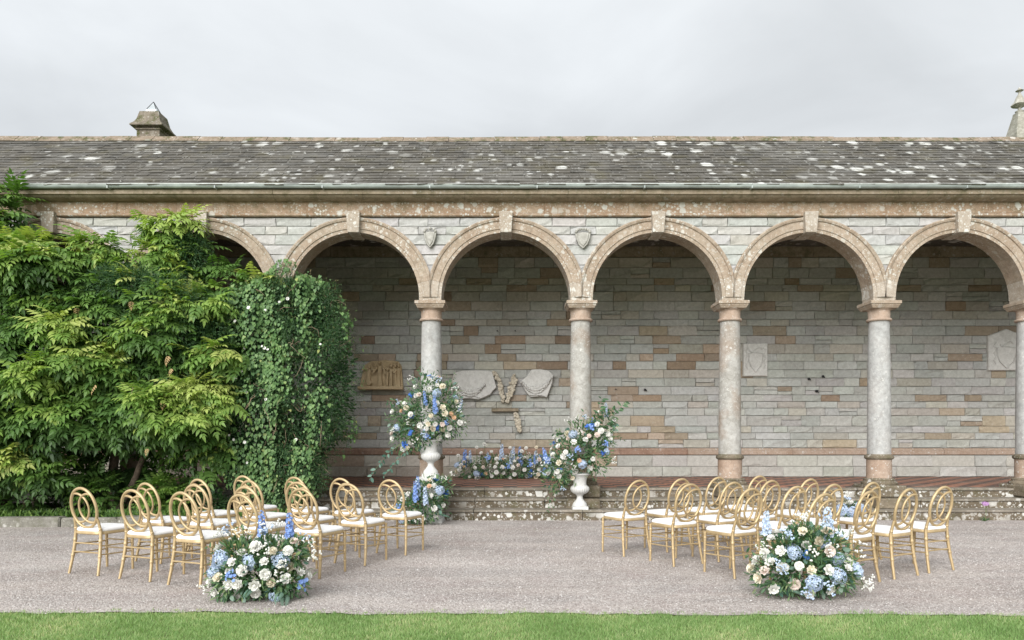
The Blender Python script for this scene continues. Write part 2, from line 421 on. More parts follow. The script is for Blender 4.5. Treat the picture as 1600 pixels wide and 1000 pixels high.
def np_mesh(name, verts, faces, mat, tint=None, smooth=False):
    """verts (n,3) float, faces (m,k) int"""
    me = bpy.data.meshes.new(name); n, m, k = len(verts), len(faces), faces.shape[1]
    me.vertices.add(n); me.vertices.foreach_set('co', np.ascontiguousarray(verts, dtype=np.float32).ravel())
    me.loops.add(m * k); me.loops.foreach_set('vertex_index', np.ascontiguousarray(faces, dtype=np.int32).ravel())
    me.polygons.add(m); me.polygons.foreach_set('loop_start', np.arange(0, m * k, k, dtype=np.int32))
    if smooth: me.polygons.foreach_set('use_smooth', np.ones(m, dtype=bool))
    me.materials.append(mat); me.update(calc_edges=True)
    if tint is not None:
        a = me.attributes.new('tint', 'FLOAT', 'POINT'); a.data.foreach_set('value', np.ascontiguousarray(tint, dtype=np.float32))
    return me

def unit(a): return a / np.maximum(np.linalg.norm(a, axis=-1, keepdims=True), 1e-9)
def cloud(tv, tf, pos, dirs, nrm, size, tint):
    """instance a template (verts x along, y across, z normal) at many places -> verts, faces, tint arrays"""
    D = unit(dirs); N = nrm - (nrm * D).sum(1, keepdims=True) * D; N = unit(N); S = np.cross(N, D)
    sz = np.asarray(size).reshape(-1, 1, 1)
    v = pos[:, None, :] + sz * (tv[None, :, 0:1] * D[:, None] + tv[None, :, 1:2] * S[:, None] + tv[None, :, 2:3] * N[:, None])
    k = len(tv); f = tf[None] + (np.arange(len(pos)) * k)[:, None, None]
    return v.reshape(-1, 3), f.reshape(-1, tf.shape[1]), np.repeat(tint, k)
def merge(lst):
    vs, fs, ts, b = [], [], [], 0
    for v, f, t in lst: vs.append(v); fs.append(f + b); ts.append(t); b += len(v)
    return np.concatenate(vs), np.concatenate(fs), np.concatenate(ts)

# ================================================================== setting: ground
def sheet(name, x0, x1, y0, y1, z, mat, kind='structure', nx=1, ny=1, edge=None):
    vs = []; fs = []
    for j in range(ny + 1):
        for i in range(nx + 1):
            x = x0 + (x1 - x0) * i / nx; y = y0 + (y1 - y0) * j / ny
            if edge and j == 0: y += edge(x)
            vs.append((x, y, z))
    for j in range(ny):
        for i in range(nx):
            a = j * (nx + 1) + i; fs.append((a, a + 1, a + nx + 2, a + nx + 1))
    mb = MB(); mb.add(vs, fs); o = mb.build(name, mat); tag(o, kind=kind); return o
def lawn_edge(x): return 5.88 - .0135 * x + .025 * math.sin(x * 2.3 + 1) + .018 * math.sin(x * 7.1) + .014 * math.sin(x * 17) + .010 * math.sin(x * 41 + 2)
ground = sheet('ground', -900, 900, -900, 900, -.012, M['lawn']); tag(ground, 'short green lawn grass sheet below everything', 'lawn')
gravel = sheet('gravel_path', -26, 26, 0, 12.95, -.002, M['gravel'], nx=520, ny=1, edge=lawn_edge); tag(gravel, 'pale pinkish grey gravel terrace in front of the arcade', 'gravel')

# ================================================================== the loggia
FZ = .487                      # floor of the arcade
COLS = [-1.437 + 2.661 * k for k in range(-4, 6)]
BAY = 2.661; SPR = 3.857; RI = 1.135; RO = 1.392; RM = 1.265
YF = 12.86; YB = 13.28         # arcade wall faces
YW = 16.58                     # back wall face
XL, XR = COLS[0] - .3, COLS[-1] + .3
CY = 13.06
log = empty('loggia', (0, 13.0, 0))
tag(log, 'long stone arcade with round arches, granite columns and a lichened slate roof', 'loggia')

# ---- unit stones (rock faced and dressed variants)
def unit_stone(seed, rough):
    rd = random.Random(seed); xs = [-.5, -.2 + rd.uniform(-.1, .1), .2 + rd.uniform(-.1, .1), .5]; zs = [-.5, -.15 + rd.uniform(-.12, .12), .25 + rd.uniform(-.1, .1), .5]
    xs = [-.5, -.485] + xs[1:3] + [.485, .5]; zs = [-.5, -.44] + [zs[1 + rd.randint(0, 1)]] + [.44, .5]
    vs = []; fs = []; nx, nzv = len(xs), len(zs)
    for j in range(nzv):
        for i in range(nx):
            border = i in (0, nx - 1) or j in (0, nzv - 1)
            y = -.014 if border else -(.020 + rough * rd.uniform(-.25, 1.0) * .021)
            jx = 0 if border else rd.uniform(-.03, .03) * rough; jz = 0 if border or j in (1, nzv - 2) else rd.uniform(-.15, .15) * rough
            vs.append((xs[i] + jx, y, zs[j] + jz))
    for j in range(nzv - 1):
        for i in range(nx - 1):
            a = j * nx + i; fs.append((a, a + 1, a + nx + 1, a + nx))
    per = [i for i in range(nx)] + [(j) * nx + nx - 1 for j in range(1, nzv)] + [(nzv - 1) * nx + i for i in range(nx - 2, -1, -1)] + [j * nx for j in range(nzv - 2, 0, -1)]
    b = len(vs)
    for q in per: vs.append((vs[q][0], .022, vs[q][2]))
    m = len(per)
    for i in range(m): fs.append((per[i], b + i, b + (i + 1) % m, per[(i + 1) % m]))
    mb = MB(); mb.add(vs, fs); return mb
STV = [unit_stone(i, 1.0) for i in range(16)] + [unit_stone(40 + i, .22) for i in range(8)]
STM = [s.mesh('stone', M['stone']) for s in STV]
def lay_stones(lst, parent, yface, limit=300, inview=lambda x, z: True):
    """lst: (x0,x1,z0,z1,color,rough) -> the largest as objects, the rest as one stuff mesh"""
    order = sorted(lst, key=lambda s: -((s[1] - s[0]) * (s[3] - s[2])) * (1 if inview((s[0] + s[1]) / 2, (s[2] + s[3]) / 2) else .01))
    J = .0032
    for s in order[:limit]:
        x0, x1, z0, z1, c, rg = s
        me = random.choice(STM[:16] if rg else STM[16:])
        sx = -1 if random.random() < .5 else 1
        place('stone', me, parent, ((x0 + x1) / 2, yface, (z0 + z1) / 2), None, (x1 - x0 - 2 * J, 1, z1 - z0 - 2 * J), (*c, 1))
    rest = order[limit:]
    if rest:
        vs = []; fs = []; cs = []
        for x0, x1, z0, z1, c, rg in rest:
            sv = random.choice(STV[:16] if rg else STV[16:]); b = len(vs)
            for v in sv.v: vs.append(((x0 + x1) / 2 + v[0] * (x1 - x0 - 2 * J), yface + v[1], (z0 + z1) / 2 + v[2] * (z1 - z0 - 2 * J))); cs += [*c, 1]
            fs += [[b + i for i in f] for f in sv.f]
        mb = MB(); mb.add(vs, fs); o = mb.build('stonework', M['stone_attr'], parent); tag(o, kind='stuff')
        a = o.data.attributes.new('col', 'FLOAT_COLOR', 'POINT'); a.data.foreach_set('color', cs)
def vary(c, a=.12):
    k = 1 + random.uniform(-a, a); return tuple(min(.8, x * k * (1 + random.uniform(-.025, .025))) for x in c)
GREY, WARM, BROWN, DBROWN = (.435, .44, .42), (.445, .425, .38), (.375, .31, .24), (.32, .245, .18)
def courses(x0, x1, z0, z1, brown=.10, heights=(.15, .17, .19, .22, .24), wr=(.30, .80), warm=.17, split=.2):
    out = []; z = z0
    while z < z1 - .02:
        h = random.choice(heights)
        if z + h > z1 - .09: h = z1 - z
        x = x0 - random.uniform(0, .4)
        while x < x1:
            wd = random.uniform(*wr); xe = min(x + wd, x1 + .2)
            r = random.random(); cx = (x + xe) / 2
            pb = brown * (2.3 if math.sin(cx * 1.3 + z * .8) * math.sin(z * 2.1 + cx * .4) > .15 else .7) * (1.3 if -1.5 < cx < 4.5 else 1.)
            c = vary(BROWN, .18) if r < pb * .75 else vary(DBROWN, .15) if r < pb else vary(WARM) if r < pb + warm else vary(GREY)
            rg = random.random() < .72
            if h > .165 and random.random() < split and wd < .6:
                k = z + h * random.uniform(.4, .6); out.append((x, xe, z, k, c, rg))
                c2 = vary(BROWN, .18) if random.random() < brown else vary(GREY); out.append((x, xe, k, z + h, c2, rg))
            else: out.append((x, xe, z, z + h, c, rg))
            x = xe
        z += h
    return out

# ---- back wall
mb = MB(); mb.box(XL, XR, YW + .012, YW + .45, 0, 6.3); bw = mb.build('back_wall', M['mortar'], log)
st = courses(XL, XR, 1.142, 5.455)
lay_stones(st, bw, YW, 300, lambda x, z: x > -5 and x < 12 and 1.1 < z < 5.3)
pl = []
for z0, z1 in ((FZ + .004, .722), (.722, .975)):
    x = XL
    while x < XR:
        wd = random.uniform(.5, 1.0); brown = x < 1.5
        c = vary(BROWN if random.random() < .45 else WARM) if brown and z0 > .6 else vary((.44, .43, .40)) if not brown else vary((.38, .35, .30))
        pl.append((x, x + wd, z0, z1, c, random.random() < .7)); x += wd
plinth = MB().box(XL, XR, YW - .035, YW + .008, FZ - .05, .985).build('plinth', M['mortar'], log)
lay_stones(pl, plinth, YW - .045, 300)
x = XL
strc = empty('string_course', (0, YW, .98), log)
while x < XR:
    wd = random.uniform(.9, 1.6); b = MB(); xe = min(x + wd, XR) - .006
    prof = [(YW + .0, .988), (YW - .075, .988), (YW - .085, 1.0), (YW - .085, 1.085), (YW - .055, 1.10), (YW - .03, 1.135), (YW, 1.135)]
    n = len(prof); vs = [(xx, y, z) for xx in (x, xe) for y, z in prof]
    b.add(vs, [tuple(range(n))[::-1], tuple(range(n, 2 * n))] + [(i, (i + 1) % n, n + (i + 1) % n, n + i) for i in range(n)])
    b.build('moulding_block', M['redstring'] if x < 3.5 else M['neck'], strc, (x, YW, 1.0)); x += wd
fr = empty('wall_frieze', (0, YW, 5.46), log); x = XL
while x < XR:
    wd = random.uniform(1.1, 1.9); xe = min(x + wd, XR) - .005
    b = MB(); b.bevbox(x, xe, YW - .03, YW + .05, 5.462, 5.70, .006); b.build('frieze_block', M['cornice'], fr, (x, YW, 5.5)); x += wd
MB().box(XL, XR, YW - .07, YW + .05, 5.703, 5.792).build('wall_plate', simple('dark_timber', (.07, .045, .03), .8, local=False), log)
MB().box(XL, XR, YB - .3, YW + .1, 5.795, 5.83).build('ceiling', M['plaster'], log)
for sx, a, b_ in (('unseen_end_wall', XL - .4, XL), ('unseen_end_wall', XR, XR + .4)):
    MB().box(a, b_, 12.9, YW + .4, 0, 6.0).build(sx, M['mortar'], log)  # out of view; added so light doesn't leak in at the ends

# ---- arcade wall core with arch openings
mb = MB(); ZT = 5.262; NA = 28
for yy in (YF + .042, YB):
    vs = []; fs = []
    for k in range(len(COLS) - 1):
        cx = (COLS[k] + COLS[k + 1]) / 2
        for i in range(NA + 1):
            a = math.pi * (1 - i / NA); x = cx + RM * math.cos(a); z = SPR + RM * math.sin(a)
            vs += [(x, yy, z), (x, yy, ZT)]
    for i in range(len(vs) // 2 - 1): fs.append((2 * i, 2 * i + 2, 2 * i + 3, 2 * i + 1))
    mb.add(vs, fs)
mb.box(XL, XR, YF + .035, YB - .002, ZT, 5.79)
fw = mb.build('front_wall', M['mortar'], log)
sp_st = []
rowz = [SPR + .40, 4.42, 4.60, 4.77, 4.95, 5.10, 5.255]
for k in range(1, len(COLS) - 1):
    X = COLS[k]
    for j in range(len(rowz) - 1):
        z0, z1 = rowz[j], rowz[j + 1]; rel = z0 - SPR
        hw = BAY / 2 - (math.sqrt(max(RM * RM - rel * rel, 0)) if rel < RM else 0)
        if rel >= RM: hw = BAY / 2
        hw = min(hw, BAY / 2 - .02)
        # cut the course into stones
        n = max(1, int(round(2 * hw / .52))); cuts = [-hw] + sorted(-hw + 2 * hw * (i + random.uniform(-.18, .18)) / n for i in range(1, n)) + [hw]
        for a, b_ in zip(cuts, cuts[1:]):
            c = vary(WARM) if random.random() < .06 else vary((.42, .42, .41), .07)
            sp_st.append((X + a, X + b_, z0, z1, c, True))
lay_stones(sp_st, fw, YF + .03, 300)

# ---- arches: voussoirs and keystones
PROF = [(0, .0), (.0, -.0), (.058, .0), (.063, -.016), (.195, -.018), (.203, -.040), (.235, -.052), (RO - RI, -.045), (RO - RI, .02)]
def voussoir(cx, a0, a1, mat, parent, name='voussoir'):
    ns = 3; prof = [(0, YB - YF)] + PROF + [(RO - RI, YB - YF)]
    vs = []; fs = []; n = len(prof)
    for i in range(ns + 1):
        a = a0 + (a1 - a0) * i / ns
        lim = (BAY / 2 - .002) / max(abs(math.cos(a)), 1e-3)
        for r, y in prof:
            rr = min(RI + r, lim); vs.append((cx + rr * math.cos(a), YF + y, SPR + rr * math.sin(a)))
    for i in range(ns):
        for j in range(n): fs.append((i * n + j, (i + 1) * n + j, (i + 1) * n + (j + 1) % n, i * n + (j + 1) % n))
    fs.append(tuple(range(n))); fs.append(tuple(ns * n + j for j in range(n))[::-1])
    mb = MB(); mb.add(vs, fs); am = (a0 + a1) / 2
    return mb.build(name, mat, parent, (cx + 1.25 * math.cos(am), YF, SPR + 1.25 * math.sin(am)), smooth=30)
for k in range(len(COLS) - 1):
    cx = (COLS[k] + COLS[k + 1]) / 2; ar = empty('arch', (cx, YF, SPR), log)
    kw = .078
    for side in (0, 1):
        n = 6; e = [.0]
        for i in range(n): e.append(e[-1] + random.uniform(.8, 1.25))
        tot = math.pi / 2 - kw; e = [x / e[-1] * tot for x in e]
        for i in range(n):
            g_ = .0009
            a0, a1 = e[i] + g_, e[i + 1] - g_
            if side: a0, a1 = math.pi - a1, math.pi - a0
            voussoir(cx, a0, a1, M['lichen_block'] if i == 0 else M['sand'], ar)
    b = MB(); zt, zb = 5.328, SPR + RI - .028
    vs = []
    for y in (YF - .115, YB):
        f_ = 1 if y < YF else 1
        vs += [(cx - .098, y, zb), (cx + .098, y, zb), (cx + .122, y - (.02 if y < YF else 0), zt), (cx - .122, y - (.02 if y < YF else 0), zt)]
    b.add(vs, [(0, 1, 2, 3), (7, 6, 5, 4), (0, 4, 5, 1), (2, 6, 7, 3), (0, 3, 7, 4), (1, 5, 6, 2)])
    o = b.build('keystone', M['lichen_block'], ar, (cx, YF, zb)); bv = o.modifiers.new('bevel', 'BEVEL'); bv.width = .012; bv.segments = 2

# ---- entablature: string, frieze, cornice blocks, gutter
def run_blocks(name, holder, prof, mat, wr, loc):
    x = XL
    while x < XR:
        wd = random.uniform(*wr); xe = min(x + wd, XR); n = len(prof); dy = random.uniform(-.004, .004)
        vs = [(xx, y + dy, z) for xx in (x + .002, xe - .002) for y, z in prof]
        b = MB(); b.add(vs, [tuple(range(n))[::-1], tuple(range(n, 2 * n))] + [(i, (i + 1) % n, n + (i + 1) % n, n + i) for i in range(n)])
        b.build(name, mat, holder, (x, loc[1], loc[2]), smooth=35); x = xe
en = empty('entablature', (0, YF, 5.26), log)
run_blocks('string_block', en, [(YF + .03, 5.262), (YF - .045, 5.262), (YF - .06, 5.275), (YF - .062, 5.30), (YF - .045, 5.318), (YF - .03, 5.322), (YF + .03, 5.322)], M['sandfrieze'], (1.2, 2.1), (0, YF, 5.26))
run_blocks('frieze_block', en, [(YF + .03, 5.324), (YF - .035, 5.324), (YF - .035, 5.512), (YF + .03, 5.512)], M['sandfrieze'], (1.0, 2.2), (0, YF, 5.4))
pr = [(YF + .04, 5.514), (YF - .06, 5.514)] + [(YF - .06 - .20 * math.sin(t), 5.514 + .055 * (1 - math.cos(t))) for t in [i * math.pi / 10 for i in range(1, 6)]] + [(YF - .30, 5.572), (YF - .30, 5.645), (YF - .285, 5.655), (YF + .04, 5.655)]
run_blocks('cornice_block', en, pr, M['cornice'], (1.3, 2.3), (0, YF, 5.55))
# gutter: half round with pale rim
gy, gz, gr = YF - .35, 5.705, .050
b = MB(); vs = []; n = 12
ring = [(gy + gr * math.cos(math.pi + math.pi * i / n), gz + gr * 1.15 * math.sin(math.pi + math.pi * i / n)) for i in range(n + 1)]
inn = [(gy + (gr - .006) * math.cos(math.pi + math.pi * i / n), gz + (gr - .006) * 1.15 * math.sin(math.pi + math.pi * i / n)) for i in range(n, -1, -1)]
pr = ring + inn; n = len(pr); x = XL
gut = empty('gutter', (0, gy, gz), log)
while x < XR:
    xe = min(x + 1.83, XR); sag = random.uniform(-.004, .004)
    b = MB(); vs = [(xx, y, z + sag) for xx in (x, xe - .003) for y, z in pr]
    b.add(vs, [(i, (i + 1) % n, n + (i + 1) % n, n + i) for i in range(n)]); b.build('gutter_length', M['gutter'], gut, (x, gy, gz), smooth=40)
    b = MB(); b.tube([(x, gy - gr, gz + .003 + sag), (xe - .003, gy - gr, gz + .003 + sag)], .0085, 6); b.build('gutter_rim', M['gutter_rim'], gut, (x, gy, gz), smooth=60)
    b = MB(); b.box(x - .012, x + .012, gy - gr - .006, gy + gr + .03, gz - gr * 1.15 - .008, gz - .02); b.build('gutter_bracket', M['gutter'], gut, (x, gy, gz))
    x = xe

# ---- roof
E0 = Vector((0, 12.50, 5.70)); RG = Vector((0, 14.92, 7.44)); up = (RG - E0); SL = up.length; up.normalize(); nrm = Vector((0, -up.z, up.y))
b = MB(); b.add([(XL - .4, E0.y, E0.z), (XR + .4, E0.y, E0.z), (XR + .4, RG.y, RG.z), (XL - .4, RG.y, RG.z), (XR + .4, 17.3, 5.7), (XL - .4, 17.3, 5.7)],
     [(0, 1, 2, 3), (3, 2, 4, 5), (0, 3, 5), (1, 4, 2), (0, 5, 4, 1)])
roof = b.build('roof', M['slate'], log)
def unit_slate(seed):
    rd = random.Random(seed); b = MB(); t = .013; L = .31
    w0 = .5
    c = [rd.uniform(-.012, .012) for _ in range(4)]
    vs = []
    for (u, hh) in ((0, .030), (L, .006)):
        for sx in (-1, 1):
            j = c[0 if sx < 0 else 1] if u == 0 else 0
            vs.append((sx * w0, u + j, hh)); vs.append((sx * w0, u + j, hh - t))
    b.add(vs, [(0, 2, 6, 4), (0, 1, 3, 2), (0, 4, 5, 1), (2, 3, 7, 6), (1, 5, 7, 3)])
    return b
SLV = [unit_slate(i) for i in range(8)]
Bm = Matrix((Vector((1, 0, 0)), up, nrm)).transposed()      # local (x, up, normal) -> world
SLM = [s.mesh('slate', M['slate']) for s in SLV]
rows = 18; ex = SL / rows; cand = []
for r_ in range(rows):
    x = XL - .4 + random.uniform(-.2, 0)
    while x < XR + .4:
        wd = random.uniform(.19, .34) * (1 - r_ * .008)
        cand.append((r_, x, wd)); x += wd
near = [c for c in cand if abs(c[1]) < 9.3 - .02 * c[0] and c[0] < 5][:300]; ns = set(near)
q0 = Bm.to_quaternion(); vs = []; fs = []
for c in cand:
    r_, x, wd = c
    o_ = E0 + up * (r_ * ex - .035 + random.uniform(-.009, .009)) + nrm * random.uniform(0, .008); o_.x = x + wd / 2
    rot = q0 @ Quaternion((0, 0, 1), random.gauss(0, .010)) @ Quaternion((1, 0, 0), random.gauss(0, .008))
    k = random.randrange(8)
    if c in ns: place('slate', SLM[k], roof, o_, rot, (wd - .004, 1, 1))
    else:
        b0 = len(vs)
        for v in SLV[k].v: vs.append(tuple(o_ + rot @ Vector((v[0] * (wd - .004), v[1], v[2]))))
        fs += [[b0 + i for i in f] for f in SLV[k].f]
b = MB(); b.add(vs, fs); tag(b.build('slates', M['slate'], roof), kind='stuff')
# ridge tiles
x = XL - .4
while x < XR + .4:
    wd = .46; b = MB(); dz = random.uniform(-.008, .008) + .012 * math.sin(x * .55)
    pr = [(RG.y - .17, RG.z - .085), (RG.y - .165, RG.z - .06), (RG.y - .07, RG.z + .02), (RG.y - .045, RG.z + .055), (RG.y, RG.z + .075), (RG.y + .045, RG.z + .055), (RG.y + .17, RG.z - .07), (RG.y + .16, RG.z - .11)]
    n = len(pr); v_ = [(xx, y, z + dz) for xx in (x + .004, x + wd - .004) for y, z in pr]
    b.add(v_, [tuple(range(n))[::-1], tuple(range(n, 2 * n))] + [(i, (i + 1) % n, n + (i + 1) % n, n + i) for i in range(n)])
    b.build('ridge_tile', M['ridge'], roof, (x, RG.y, RG.z), smooth=40); x += wd

# ---- columns
def column(X, warm):
    c = empty('column', (X, CY, FZ), log)
    sh = MB(); prof = [(.196, 1.085), (.195, 1.6), (.190, 2.3), (.181, 3.0), (.171, 3.44), (.173, 3.452)]
    sh.lathe([(r, z) for r, z in prof], 36, (X, CY, 0)); sh.build('shaft', M['granite_warm'] if warm else M['granite'], c, (X, CY, 1.08), smooth=40)
    b = MB(); b.lathe([(.175, 3.448), (.205, 3.455), (.214, 3.475), (.205, 3.495), (.183, 3.50), (.183, 3.63), (.195, 3.645), (.215, 3.66), (.222, 3.668)], 36, (X, CY, 0))
    b.build('necking', M['neck'], c, (X, CY, 3.45), smooth=30)
    b = MB(); b.sqstack([(.215, 3.664), (.225, 3.668), (.235, 3.69), (.25, 3.715), (.252, 3.735), (.268, 3.738), (.268, 3.785), (.262, 3.792), (.20, 3.80)], (X, CY, 0))
    b.build('abacus', M['sand'], c, (X, CY, 3.66), smooth=20)
    b = MB(); b.bevbox(X - .196, X + .196, YF + .004, YB - .01, 3.79, SPR - .001, .004); b.build('impost_block', M['lichen_block'], c, (X, CY, 3.8))
    b = MB(); b.lathe([(.20, 1.0), (.225, 1.005), (.24, 1.02), (.245, 1.04), (.235, 1.065), (.215, 1.075), (.205, 1.09), (.196, 1.095)], 36, (X, CY, 0)); b.build('base_moulding', M['pier'], c, (X, CY, 1.0), smooth=40)
    b = MB(); b.lathe([(.212, .665), (.210, .70), (.208, 1.002)], 36, (X, CY, 0)); b.build('drum', M['drum'], c, (X, CY, .67), smooth=40)
    b = MB(); b.lathe([(.29, .552), (.30, .575), (.295, .60), (.26, .615), (.255, .63), (.262, .645), (.25, .662), (.215, .672)], 36, (X, CY, 0)); b.build('plinth_moulding', M['pier'], c, (X, CY, .56), smooth=40)
    b = MB(); b.bevbox(X - .31, X + .31, 12.70, 13.40, .345, .553, .02, .006); b.build('pier_block', M['pier'], c, (X, CY, .35))
    b = MB(); b.bevbox(X - .29, X + .29, 12.52, 13.3, .165, .343, .02, .006); b.build('pier_block', M['pier'], c, (X, CY, .17))
for i, X in enumerate(COLS): column(X, i in (5, 6))

# ---- steps and tiled floor
SX0, SX1 = -3.62, XR + 2
stp = empty('steps', (0, 12.6, 0), log)
for (y0, y1, z0, z1) in ((12.30, 12.80, -.05, .172), (12.65, 13.05, .12, .335), (12.99, 13.34, .29, FZ)):
    x = SX0
    while x < SX1:
        wd = random.uniform(.9, 1.9); xe = min(x + wd, SX1); b = MB()
        dz = random.uniform(-.006, .004); dy = random.uniform(-.012, .012)
        b.bevbox(x + .003, xe - .003, y0 + dy + .012, y1, z0, z1 - .042 + dz, .008, .003)
        b.bevbox(x + .002, xe - .002, y0 + dy - .012, y1, z1 - .042 + dz, z1 + dz, .010, .003)
        for f in range(len(b.m)): b.m[f] = 1 if f >= len(b.m) // 2 else 0
        b.build('step_stone', [M['step'], M['tread']], stp, (x, y0, 0)); x = xe
fl = MB().box(XL, XR, 13.30, YW + .02, .2, FZ - .006).build('floor_bed', M['mortar'], log)
T = .26; vs = [[], []]; fs = [[], []]
iy = 0; y = 13.345
while y < YW - .04:
    ix = 0; x = XL
    while x < XR:
        k = (ix + iy) % 2; b0 = len(vs[k]); g_ = .0025; dz = random.uniform(-.0012, .0012)
        x1, y1 = x + T - g_, min(y + T - g_, YW - .04)
        vs[k] += [(x, y, FZ + dz), (x1, y, FZ + dz), (x1, y1, FZ + dz), (x, y1, FZ + dz), (x, y, FZ - .006), (x1, y, FZ - .006)]
        fs[k] += [[b0, b0 + 1, b0 + 2, b0 + 3], [b0 + 4, b0 + 5, b0 + 1, b0]]
        x += T; ix += 1
    y += T; iy += 1
for k, nm in ((0, 'red_tiles'), (1, 'black_tiles')):
    b = MB(); b.add(vs[k], fs[k]); tag(b.build(nm, M['tile_red' if k == 0 else 'tile_black'], fl), kind='stuff')

# ================================================================== carved pieces on the walls
def lumps(mb, pts, r, jit=.25, flat=.7, nu=8, nv=5):
    for p in pts:
        rr = r * random.uniform(1 - jit, 1 + jit); mb.ell(p, (rr, rr * flat, rr * random.uniform(.75, 1.)), nu, nv, jit=.06)
def pxpoly(pts, d): return [(P(x, y, d).x, P(x, y, d).z) for x, y in pts]
WD = YW - .14
# angel relief
o0 = P(594, 609, WD); ang = empty('angel_relief', (o0.x, WD, o0.z)); tag(ang, 'carved tan sandstone relief of a winged angel with robed figures', 'relief')
def q(x, y): return P(550 + x / 12.5, 545 + y / 12.5, WD)          # coordinates of the enlarged view
b = MB(); a0, a1 = q(120, 800), q(1000, 650)
b.bevbox(a0.x, a1.x, WD - .10, WD + .09, a0.z, q(0, 735).z, .012); b.build('ledge', M['carve_tan'], ang, o0)
b = MB(); b.prism([(q(x, y).x, q(x, y).z) for x, y in ((150, 740), (170, 600), (230, 330), (360, 235), (470, 235), (640, 215), (905, 245), (960, 330), (985, 640), (995, 740))], WD + .02, WD + .09, .01); b.build('back_slab', M['carve_tan'], ang, o0)
def figure(x, head_y, foot_y, wd, lean=0, arms=()):
    b = MB(); h, f = q(x, head_y), q(x + lean, foot_y); H = h.z - f.z; wm = wd / 12.5 / (F / WD)
    n = 9; k = 16; vs = []; fs = []
    prof = [(0, .62), (.08, .66), (.3, .52), (.5, .44), (.66, .50), (.76, .56), (.82, .42), (.86, .17), (.90, .15)]
    for i, (t, r) in enumerate(prof):
        cx = f.x + (h.x - f.x) * t; cz = f.z + H * t
        for j in range(k):
            a = 2 * math.pi * j / k; fold = 1 + (.10 * math.sin(a * 7 + t * 3) if t < .7 else 0)
            vs.append((cx + wm * r * fold * math.cos(a), WD - .005 + .075 * fold * r * 1.4 * math.sin(a), cz))
    for i in range(len(prof) - 1):
        for j in range(k): fs.append((i * k + j, i * k + (j + 1) % k, (i + 1) * k + (j + 1) % k, (i + 1) * k + j))
    b.add(vs, fs)
    b.ell((h.x, WD - .04, h.z - .005), (.030, .034, .038), 10, 7); b.ell((h.x, WD - .015, h.z + .008), (.037, .03, .036), 10, 6, jit=.06)
    b.ell((h.x, WD - .072, h.z - .006), (.006, .008, .010), 6, 4)
    for (ax, ay, bx, by, cx2, cy2) in arms:
        p = [q(ax, ay), q(bx, by), q(cx2, cy2)]
        b.tube([(p[0].x, WD - .035, p[0].z), (p[1].x, WD - .07, p[1].z), (p[2].x, WD - .09, p[2].z)], [.026, .022, .013], 8)
        b.ell((p[2].x, WD - .092, p[2].z), (.017, .014, .015), 8, 5)
    return b.build('figure', M['carve_tan'], ang, o0, smooth=50)
figure(545, 275, 745, 95, 0, [(490, 370, 440, 450, 400, 480), (610, 370, 650, 450, 660, 500)])
figure(345, 350, 740, 105, -40, [(300, 400, 250, 390, 215, 410), (390, 410, 440, 430, 450, 470)])
figure(770, 340, 740, 62, -10, [(800, 420, 840, 460, 860, 485)])
figure(700, 400, 740, 55, -20)
figure(850, 330, 740, 60, 0); figure(915, 330, 745, 75, -10, [(880, 420, 850, 450, 830, 470)])
for side in (-1, 1):
    pts = [(590, 340), (640, 235), (780, 225), (900, 262), (860, 300), (760, 330), (700, 380), (620, 430)] if side > 0 else [(500, 340), (470, 260), (430, 238), (365, 245), (390, 300), (430, 370), (480, 400)]
    b = MB(); b.prism([(q(x, y).x, q(x, y).z) for x, y in pts], WD - .02, WD + .03, .012)
    for i in range(6):
        t = i / 5; x0, y0 = (610 + 20 * t, 300 + 60 * t) if side > 0 else (490 - 8 * t, 300 + 40 * t); x1, y1 = (890 - 190 * t, 265 + 90 * t) if side > 0 else (375 + 60 * t, 250 + 110 * t)
        p0, p1 = q(x0, y0), q(x1, y1); b.tube([(p0.x, WD - .024, p0.z), ((p0.x + p1.x) / 2, WD - .032, (p0.z + p1.z) / 2 + .01), (p1.x, WD - .02, p1.z)], [.010, .012, .004], 6)
    b.build('wing', M['carve_tan'], ang, o0, smooth=40)
b = MB(); c = q(340, 660); Mx = Matrix.Rotation(R(38), 3, 'Y')
b.box(-.055, .055, -.02, .02, -.055, .055, Mx.to_4x4()); b.v = [(v[0] + c.x, v[1] + WD - .08, v[2] + c.z) for v in b.v]; b.build('block', M['carve_tan'], ang, o0)

# garland slabs
def q3(x, y, d=WD): return P(690 + x / 7.695, 560 + y / 7.695, d)
def slab(name, outline, swag, foot, label, r=.042):
    c = q3(sum(p[0] for p in outline) / len(outline), max(p[1] for p in outline))
    t = empty(name, (c.x, WD, c.z)); tag(t, label, 'stone carving')
    b = MB(); b.prism([(q3(*p).x, q3(*p).z) for p in outline], WD - .03, WD + .12, .014); b.build('slab', M['carve_grey'], t, c)
    b = MB(); n = 17
    for k in range(3):
        for i in range(n):
            u = i / (n - 1); x = (1 - u) ** 2 * swag[0][0] + 2 * u * (1 - u) * swag[1][0] + u * u * swag[2][0]; y = (1 - u) ** 2 * swag[0][1] + 2 * u * (1 - u) * swag[1][1] + u * u * swag[2][1]
            th = math.sin(math.pi * min(max(u, .08), .92)); p = q3(x, y + (k - 1) * 30 * th)
            b.ell((p.x + random.uniform(-.006, .006), WD - .045 - (.022 if k == 1 else 0), p.z), (r * random.uniform(.7, 1.15) * (.5 + .5 * th), r * .8, r * random.uniform(.7, 1.1) * (.5 + .5 * th)), 8, 5, jit=.16)
    b.build('garland', M['carve_grey'], t, c, smooth=60)
    b = MB(); pts = [q3(*p) for p in foot]; b.tube([(p.x, WD - .05, p.z) for p in pts], .016, 8); b.build('moulding', M['carve_grey'], t, c, smooth=60)
